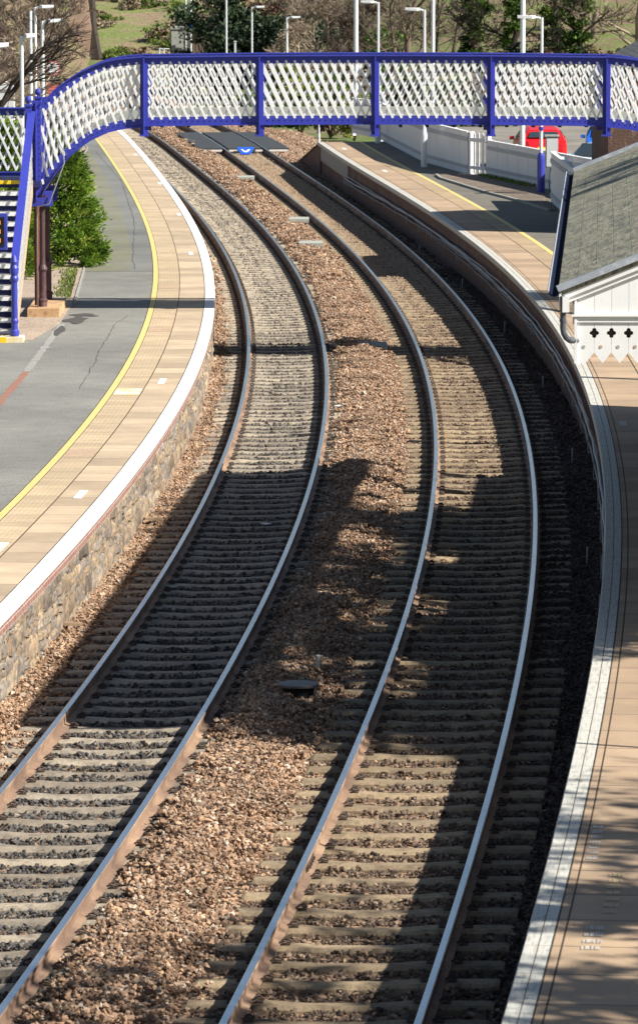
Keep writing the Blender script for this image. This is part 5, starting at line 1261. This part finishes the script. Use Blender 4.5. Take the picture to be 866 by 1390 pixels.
for x in (-8.75, -8.5): mb.tube([(x, 256, -.5), (x, 256, 1.75)], .04, 6)
mb.build('posts', M['lamp_white'], wr_)
for z in (1.2, 1.72): mb = MB(); mb.tube([(-8.78, 256, z), (-8.2, 256, z)], .035, 6); mb.build('rail', M['lamp_white'], wr_)
# grass bank behind
def hill(name, x0, x1, y0, y1, z0, z1, mat, amp=.5, nx_=34, ny_=20, label=None, skew=0.0):
    mb = MB()
    for j in range(ny_ + 1):
        for i in range(nx_ + 1):
            u, v = i / nx_, j / ny_; x = x0 + (x1 + skew * v - x0) * u; y = y0 + (y1 - y0) * v + 6 * math.sin(u * 3.1) * 0
            ed = min(1, 5 * u, 5 * (1 - u)); z = z0 + (z1 - z0) * (v ** .8) * ed + amp * math.sin(x * .9 + v * 4) * math.sin(v * 7 + x * .3) * v
            mb.v.append((x, y, z))
    for j in range(ny_):
        for i in range(nx_): a = j * (nx_ + 1) + i; mb.f.append([a, a + 1, a + nx_ + 2, a + nx_ + 1]); mb.mi.append(0)
    return struct(mb.build(name, mat, smooth=True, recalc=False))
hill('grass_bank', -40, -2, 328, 420, -.8, 7.5, M['bank']); hill('hillside', -6, 60, 226, 330, -.7, 9.5, M['lawn'], .35)

# ---------------------------------------------------------------- plants
def leafcloud(mb, n, centre, rad, size, shell=.55, clumps=30, flat=.6, cr=.28, elong=1.6):
    """leaf clumps spread through an ellipsoid; mb.c gets one tone per leaf"""
    cs = []
    for _ in range(clumps):
        d = Vector((rnd.gauss(0, 1), rnd.gauss(0, 1), rnd.gauss(0, 1))).normalized() * (rnd.uniform(shell, 1.02)); cs.append((Vector((centre[0] + d.x * rad[0], centre[1] + d.y * rad[1], centre[2] + d.z * rad[2])), rnd.uniform(.6, 1.3) * cr * (rad[0] + rad[2]) / 2, rnd.gauss(.5, .16)))
    for _ in range(n):
        c, r, tone = rnd.choice(cs); o = Vector((rnd.gauss(0, .5), rnd.gauss(0, .5), rnd.gauss(0, .5) * flat)) * r; p = c + o
        a = Vector((rnd.gauss(0, 1), rnd.gauss(0, 1), rnd.gauss(0, .6))).normalized(); b = a.orthogonal().normalized(); s_ = size * rnd.uniform(.6, 1.3)
        b = (Matrix.Rotation(rnd.uniform(0, 6.28), 3, a) @ b) * s_ * .5; a = a * s_ * elong * .5
        k = len(mb.v); mb.v += [tuple(p - a), tuple(p + b), tuple(p + a), tuple(p - b)]; mb.f.append([k, k + 1, k + 2, k + 3]); mb.mi.append(0)
        t = min(max(tone + rnd.gauss(0, .13), 0), 1); mb.c += [t] * 4
def grow(tr, cr_, p, d, L, r, depth, spread=.6, up=.15, n=3, bias=None, minr=.006, maxd=None):
    maxd = maxd or depth; pts = [p]; rr = [r]; q = Vector(p); dd = Vector(d).normalized(); m = 3
    for k in range(m):
        dd = (dd + Vector((rnd.gauss(0, .13), rnd.gauss(0, .13), rnd.gauss(0, .1) + up * .3))).normalized()
        if bias is not None: dd = (dd + bias * .1).normalized()
        q = q + dd * L / m; pts.append(q.copy()); rr.append(max(r * (1 - .42 * (k + 1) / m), minr))
    (tr if r > .03 else cr_).tube(pts, rr, 6 if r > .06 else (4 if r > .015 else 3), cap=False)
    if depth <= 0: return
    for k in range(n + (1 if depth < 2 else 0)):
        t = rnd.uniform(.35, 1.0); i = min(int(t * m), m - 1); b = pts[i].lerp(pts[i + 1], t * m - i)
        ax = Vector((rnd.gauss(0, 1), rnd.gauss(0, 1), rnd.gauss(0, 1))).normalized(); nd = (dd + ax * spread * rnd.uniform(.7, 1.4)).normalized()
        grow(tr, cr_, b, nd, L * rnd.uniform(.55, .8), max(r * rnd.uniform(.45, .62), minr), depth - 1, spread, up, n, bias, minr, maxd)
def bare_tree(x, y, z, h, r, label, mat='bark', depth=5, n=3, spread=.65, bias=None, group='bare trees behind the station', minr=.012, lean=(0, 0), cmat=None, name='bare_tree'):
    o = thing(name, (x, y, z), label, 'tree', group); a, b = MB(), MB(); base = Vector((x, y, z))
    top = base + Vector((lean[0], lean[1], h * .35)); a.tube([base - Vector((0, 0, .3)), base.lerp(top, .5) + Vector((rnd.uniform(-.1, .1), 0, 0)), top], [r * 1.35, r * 1.05, r], 8, cap=False)
    grow(a, b, top, Vector((lean[0] * .5, lean[1] * .5, 1)), h * .28, r * .9, depth, spread, .25, n, bias, minr)
    for k in range(3):
        t = rnd.uniform(.45, .95); q = base.lerp(top, t); ang = rnd.uniform(0, 6.28)
        grow(a, b, q, Vector((math.cos(ang), math.sin(ang), .5)), h * .22, r * .45, depth - 1, spread, .2, n, bias, minr)
    a.build('trunk', M[mat], o, smooth=True, recalc=False)
    if b.v: b.build('crown', M[cmat or mat], o, recalc=False)
    return o
def ivy_on(o, x, y, z, h, r, n, mat='ivy', lean=(0, 0)):
    mb = MB(); mb.c = []
    for k in range(7):
        t = (k + .5) / 7; leafcloud(mb, n // 7, (x + lean[0] * t, y + lean[1] * t, z + h * t), (r * rnd.uniform(.7, 1.25), r * rnd.uniform(.7, 1.2), h / 9), .11, .2, 12, cr=.5)
    mb.build('ivy', M[mat], o, recalc=False)
def bush(name, x, y, z, rx, ry, rz, n, mat, label, size=.12, group=None, clumps=40, stem='bark', cat='bush', shell=.5, cr=.28):
    o = thing(name, (x, y, z), label, cat, group); mb = MB(); mb.c = []; leafcloud(mb, n, (x, y, z + rz * .95), (rx, ry, rz), size, shell, clumps, cr=cr); mb.build('foliage', M[mat], o, recalc=False)
    mb = MB()
    for k in range(6):
        a = rnd.uniform(0, 6.28); mb.tube([(x, y, z - .2), (x + math.cos(a) * rx * .3, y + math.sin(a) * ry * .3, z + rz * .6), (x + math.cos(a) * rx * .7, y + math.sin(a) * ry * .7, z + rz * 1.4)], [.05, .035, .015], 5, cap=False)
    mb.build('stems', M[stem], o, recalc=False); return o

# bright conifer bush behind the left bridge column
def conifer(x, y, z, h, r, label):
    o = thing('conifer_bush', (x, y, z), label, 'bush'); mb = MB(); mb.c = []
    clumps = []
    for _ in range(330):
        t = rnd.random() ** 1.2; rad = r * (1 - t) ** .62 * rnd.uniform(.72, 1.06) * (1 if t > .1 else .88); a = rnd.uniform(0, 6.283)
        if rnd.random() < .18: rad *= 1.12
        clumps.append((Vector((x + math.cos(a) * rad, y + math.sin(a) * rad, z + .1 + t * h)), Vector((math.cos(a), math.sin(a), .45)).normalized(), rnd.gauss(.52, .2)))
    for c, out, tone in clumps:
        for _ in range(105):
            d = (out + Vector((rnd.gauss(0, .5), rnd.gauss(0, .5), rnd.gauss(0, .4)))).normalized(); p = c + d * rnd.uniform(-.10, .17) + Vector((rnd.gauss(0, .06), rnd.gauss(0, .06), rnd.gauss(0, .05)))
            s_ = rnd.uniform(.05, .10); wv = d.orthogonal().normalized(); wv = (Matrix.Rotation(rnd.uniform(0, 6.28), 3, d) @ wv) * s_ * .26
            k = len(mb.v); mb.v += [tuple(p - wv), tuple(p + wv), tuple(p + d * s_ + wv * .3), tuple(p + d * s_ - wv * .3)]; mb.f.append([k, k + 1, k + 2, k + 3]); mb.mi.append(0)
            t = min(max(tone + rnd.gauss(0, .14), 0), 1); mb.c += [t] * 4
    mb.build('foliage', M['conifer'], o, recalc=False)
    mb = MB(); mb.tube([(x, y, z - .1), (x, y, z + h * .9)], [.09, .02], 8)
    for k in range(26):
        a = k * 2.4; zz = z + .15 + h * .8 * k / 26; rr = r * (1 - k / 26) ** .6 * .8; mb.tube([(x, y, zz), (x + math.cos(a) * rr, y + math.sin(a) * rr, zz + .18)], [.03, .008], 4)
    mb.build('stem', M['bark_dark'], o, recalc=False); return o
conifer(-5.82, 104.6, ZL, 2.8, 1.0, 'bright green conifer bush behind the left column of the footbridge')
conifer(-6.9, 101.0, ZL, 3.3, 1.0, 'bright green conifer hidden mostly by the stairs at the left edge')

# bare tree leaning in from the left, its branches crossing the lamp posts
bt = bare_tree(-8.2, 104, ZL, 6.2, .13, 'bare tree whose dark branches reach in from the left edge over the lamp posts', 'bark_dark', 5, 3, .6, Vector((1.0, 0, .0)), None, .007, (.5, 0), name='bare_tree')
bare_tree(-9.6, 112, ZL - .5, 6.5, .14, 'second bare tree with paler branches behind the left lamp posts', 'bark', 5, 3, .6, Vector((.9, 0, .05)), None, .008, (.4, 0))

# left background: scrub on the slope beyond the left platform
hill('scrub_slope', -40, -9.5, 150, 330, -.7, 6.0, M['scrub'], .3, 30, 24, skew=-6.5)
for k in range(34):
    y = 168 + (k * 29 % 120); f = rnd.uniform(0, 1); x = -9.3 - (y - 150) * .05 - f * (2.5 + (y - 168) * .03)
    bush('scrub_bush', x, y, -.5 + f * 1.6 + max(0, (y - 180) * .012), rnd.uniform(.9, 1.5), 1.2, rnd.uniform(.6, 1.4), 1500, rnd.choice(['dryleaf', 'dryleaf', 'drytwig', 'yellowleaf', 'drytwig']), 'tangled brown scrub on the slope left of the curving tracks', .10, 'scrub bushes on the left slope', 30)
for i, (x, y, h) in enumerate([(-12.2, 190, 6.5), (-10.6, 176, 5.5), (-14.5, 215, 7.5), (-11.8, 160, 6), (-13.5, 240, 7), (-15.5, 262, 7.5)]):
    bare_tree(x, y, -.4, h, .10, 'pale bare tree with a haze of fine twigs on the slope left of the tracks', 'bark_pale' if i % 2 else 'bark', 5, 4, .8, None, 'bare trees on the left slope', .012)
for k in range(44):
    f = k / 44; x = -19.5 + f * 12.5 + rnd.uniform(-.5, .5); y = 322 + rnd.uniform(0, 60); z = -.8 + max(0, (y - 328) / 92) ** .8 * 8.3
    bush('bank_shrub', x * y / 340, y, z - .2, rnd.uniform(.8, 1.8), 1.4, rnd.uniform(.25, .7), 900, rnd.choice(['tuft', 'dryleaf', 'drytwig', 'tuft', 'budleaf']), 'low rough growth on the sunlit grass bank beyond the tracks', .14, 'low growth on the grass bank', 22)
# middle: dark evergreens, pale bare bushes, yellow green shrubs
EG = [(-5.3, 246, 2.3, 3.0), (-3.6, 243, 2.0, 2.3), (-2.0, 245, 2.2, 2.6), (-6.3, 262, 1.7, 2.7), (-.8, 250, 1.9, 2.6)]
EGL = ['dark evergreen behind the lamp post, second from the left of the clump', 'low dark evergreen behind the lamp post with the right pointing arm', 'dark evergreen right of the lamp post, under the reddish twigs', 'dark evergreen at the left end of the clump, right of the blue sign', 'dark evergreen at the right end of the clump, behind the pale bare bush']
for (x, y, rx, rz), lb in zip(EG, EGL): bush('evergreen_tree', x, y, -.6, rx, 2.2, rz, 6500, 'evergreen', lb, .16, None, 60, 'bark_dark', 'tree')
bare_tree(-4.0, 252, -.5, 8.5, .16, 'bare tree with reddish twigs above the dark evergreens', 'bark', 5, 4, .7, None, None, .014, cmat='bark')
bush('red_twig_bush', -3.6, 251, 2.6, 1.6, 1.5, 1.2, 2600, 'budleaf', 'reddish budding shrub at the top, above the dark evergreens', .09)
for i, (x, y, hh) in enumerate([(-1.2, 232, 5.2), (0.0, 236, 5.6), (1.2, 233, 5.5), (.6, 240, 6.5), (2.4, 236, 6.2)]):
    bare_tree(x, y, -.5, hh, .09, ['pale bare bush right of the lamp posts, leftmost', 'pale bare bush behind the yellow green shrub', 'grey bare bush left of the leftmost tall mast', 'tall pale bare tree behind the bare bushes', 'grey bare bush around the leftmost tall mast'][i], 'bark_pale' if i in (0, 1, 3) else 'bark', 5, 4, .8, None, 'bare trees behind the station', .013)
for i, (x, y, rx, rz, m_) in enumerate([(-1.35, 222, .7, 1.35, 'yellowleaf'), (-.5, 221, .9, .8, 'yellowleaf'), (.45, 219, 1.0, 1.1, 'ivy'), (-2.6, 214, 1.5, .8, 'ivy'), (1.6, 220, .9, 1.4, 'dryleaf'), (-.8, 205, 1.1, .75, 'ivy'), (.5, 202, 1.0, .7, 'dryleaf'), (-2.3, 203, .9, .55, 'evergreen'), (1.5, 199, .9, 1.0, 'yellowleaf')]):
    bush('shrub', x, y, -.5, rx, .9, rz, 2600, m_, ['yellow green shrub beside the shorter lamp post', 'low yellow green shrub right of the shorter lamp post', 'green shrub under the pale bare bushes', 'low green shrub seen through the lattice over the tracks', 'brown shrub left of the leftmost mast', 'green undergrowth seen under the footbridge beyond the platform end', 'brown undergrowth seen under the footbridge beyond the platform end', 'dark undergrowth under the footbridge, left of the thin grey post', 'leafy shrub under the footbridge beside the end of the white fence'][i], .10)
bush('shrub', 3.2, 228, -.3, 1.3, 1, 1.9, 3600, 'ivy', 'tall green leafy shrub just right of the leftmost tall mast', .11)
# right: hedge behind the car park, ivy clad trunks, undergrowth
for k in range(15):
    x = 3.2 + k * .95; bush('hedge_shrub', x, 211 + rnd.uniform(-1, 1), -.55, .95, .8, rnd.uniform(.7, 1.2), 1900, rnd.choice(['evergreen', 'dryleaf', 'ivy', 'dryleaf', 'evergreen']), 'mixed dark shrubs in the hedge behind the car park', .11, 'hedge shrubs behind the car park', 28)
for i, (x, y, h, r, ivy, m_, ln) in enumerate([(4.3, 232, 9, .16, 0, 'bark', (.1, 0)), (3.75, 226, 8, .11, 0, 'bark', (-.1, 0)), (5.9, 236, 8, .07, 0, 'bark_dark', (.1, 0)), (6.6, 240, 8, .08, 0, 'bark', (.5, 0)), (7.9, 238, 10, .20, 2, 'bark', (0, 0)), (9.0, 233, 9, .15, 1, 'bark_dark', (.9, 0)), (12.1, 240, 10, .22, 2, 'bark', (.1, 0)), (12.9, 236, 9, .15, 2, 'bark', (.4, 0)), (16.4, 238, 10, .2, 0, 'bark_pale', (-.1, 0)), (14.6, 250, 9, .16, 0, 'bark', (.2, 0)), (10.8, 262, 9, .12, 0, 'bark', (.2, 0))]):
    z = ground_z(x, y) + .2
    o = bare_tree(x, y, z - .3, h, r, ['grey trunked bare tree behind the lamp post, between the first two masts', 'thin bare tree beside the second lamp post', 'slim dark sapling right of the middle mast', 'leaning slim bare tree on the sunny slope', 'upright ivy covered trunk on the sunny slope', 'leaning tree with ivy left of the rightmost mast', 'broad ivy covered tree right of the rightmost mast', 'ivy covered trunk leaning right behind the blue based lamp', 'pale trunked tree near the top right corner', 'bare tree above the brown undergrowth at the right', 'bare tree far up the slope behind the rightmost mast'][i], m_, 5, 3, .7, None, 'bare trees behind the station', .014, ln)
    if ivy: ivy_on(o, x, y, z - .4, 5.5, .42 * ivy * .8 + .1, 4200 * ivy, 'ivy', ln)
for k in range(16):
    x = 9.5 + (k * 1.7 % 9); y = 222 + (k * 5 % 22); bush('undergrowth_shrub', x, y, ground_z(x, y), 1.1, .9, rnd.uniform(.6, 1.3), 1700, rnd.choice(['dryleaf', 'dryleaf', 'evergreen', 'budleaf']), 'brown leafless undergrowth on the bank at the upper right', .10, 'undergrowth shrubs on the right bank', 24)
for k in range(9):
    x = 2.5 + k * 1.0; y = 219 + (k * 3 % 8); bush('undergrowth_shrub', x, y, ground_z(x, y) - .1, 1.0, .8, rnd.uniform(.5, .9), 1400, rnd.choice(['dryleaf', 'ivy', 'dryleaf']), 'mixed low undergrowth at the foot of the sunny slope', .10, 'low undergrowth at the foot of the slope', 24)
# trees beside the line on the right, outside the picture, that dapple the light
for i, (x, y) in enumerate([(14.3, 44.8), (14.0, 50.0), (14.6, 55.6), (14.0, 61.2)]):
    o = bare_tree(x, y, .5, 9, .2, ['leafy tree beside the canopy, nearest the camera', 'leafy tree beside the near half of the canopy', 'leafy tree beside the far half of the canopy', 'leafy tree beside the far end of the canopy'][i], 'bark', 3, 3, .6, None, 'trees behind the canopy', .02)
    mb = MB(); mb.c = []; leafcloud(mb, 5200, (x, y, 11.2), (1.7, 3.1, 2.4), .17, .15, 60, cr=.30); mb.build('crown', M['evergreen'], o, recalc=False)
for i, (x, y, h) in enumerate([(12.5, 27.5, 9.5), (10.5, 31.0, 9.0), (13.5, 33.5, 11)]):
    o = bare_tree(x, y, .5, h, .2, ['bare tree by the near end of the right platform, nearest the camera', 'bare tree by the near end of the right platform, closest to the track', 'bare tree by the near end of the right platform, farthest back'][i], 'bark', 6, 3, .75, None, 'trees near the camera', .022)
    mb = MB(); mb.c = []; leafcloud(mb, 750, (x, y, 9.8), (2.0, 2.6, 2.2), .16, .1, 40, cr=.3); mb.build('buds', M['budleaf'], o, recalc=False)
lamp(6.0, 40.3, ZR, 6.0, 0, 'slim lamp post outside the picture whose thin shadow crosses the near platform', base=False, r=.035)
lamp(7.0, 75.4, ZR, 6.3, 0, 'stout post outside the picture at the right beyond the canopy', base=False, r=.11)
# weeds along the verge of the fence and by the gravel bed
mb = MB(); mb.c = []
for _ in range(1500):
    t = rnd.random(); 
    if rnd.random() < .55: x, y = 5.05 + t * 1.2, 138.5 - t * 5.8; x += rnd.uniform(-.35, .0); z = ZR + .03
    else: x, y = -5.12 - t * .25 - abs(rnd.gauss(0, .16)), 95.5 + t * 8; z = ZL + .01
    h = rnd.uniform(.03, .10); a = rnd.uniform(0, 6.28); k = len(mb.v); dx, dy = math.cos(a) * .02, math.sin(a) * .02
    mb.v += [(x - dx, y - dy, z), (x + dx, y + dy, z), (x + rnd.uniform(-.04, .04), y + rnd.uniform(-.04, .04), z + h)]; mb.f.append([k, k + 1, k + 2]); mb.mi.append(0); mb.c += [rnd.random()] * 3
tag(mb.build('grass', M['tuft'], recalc=False), 'tufts of grass and weeds along the platform verges', 'grass', kind='stuff')
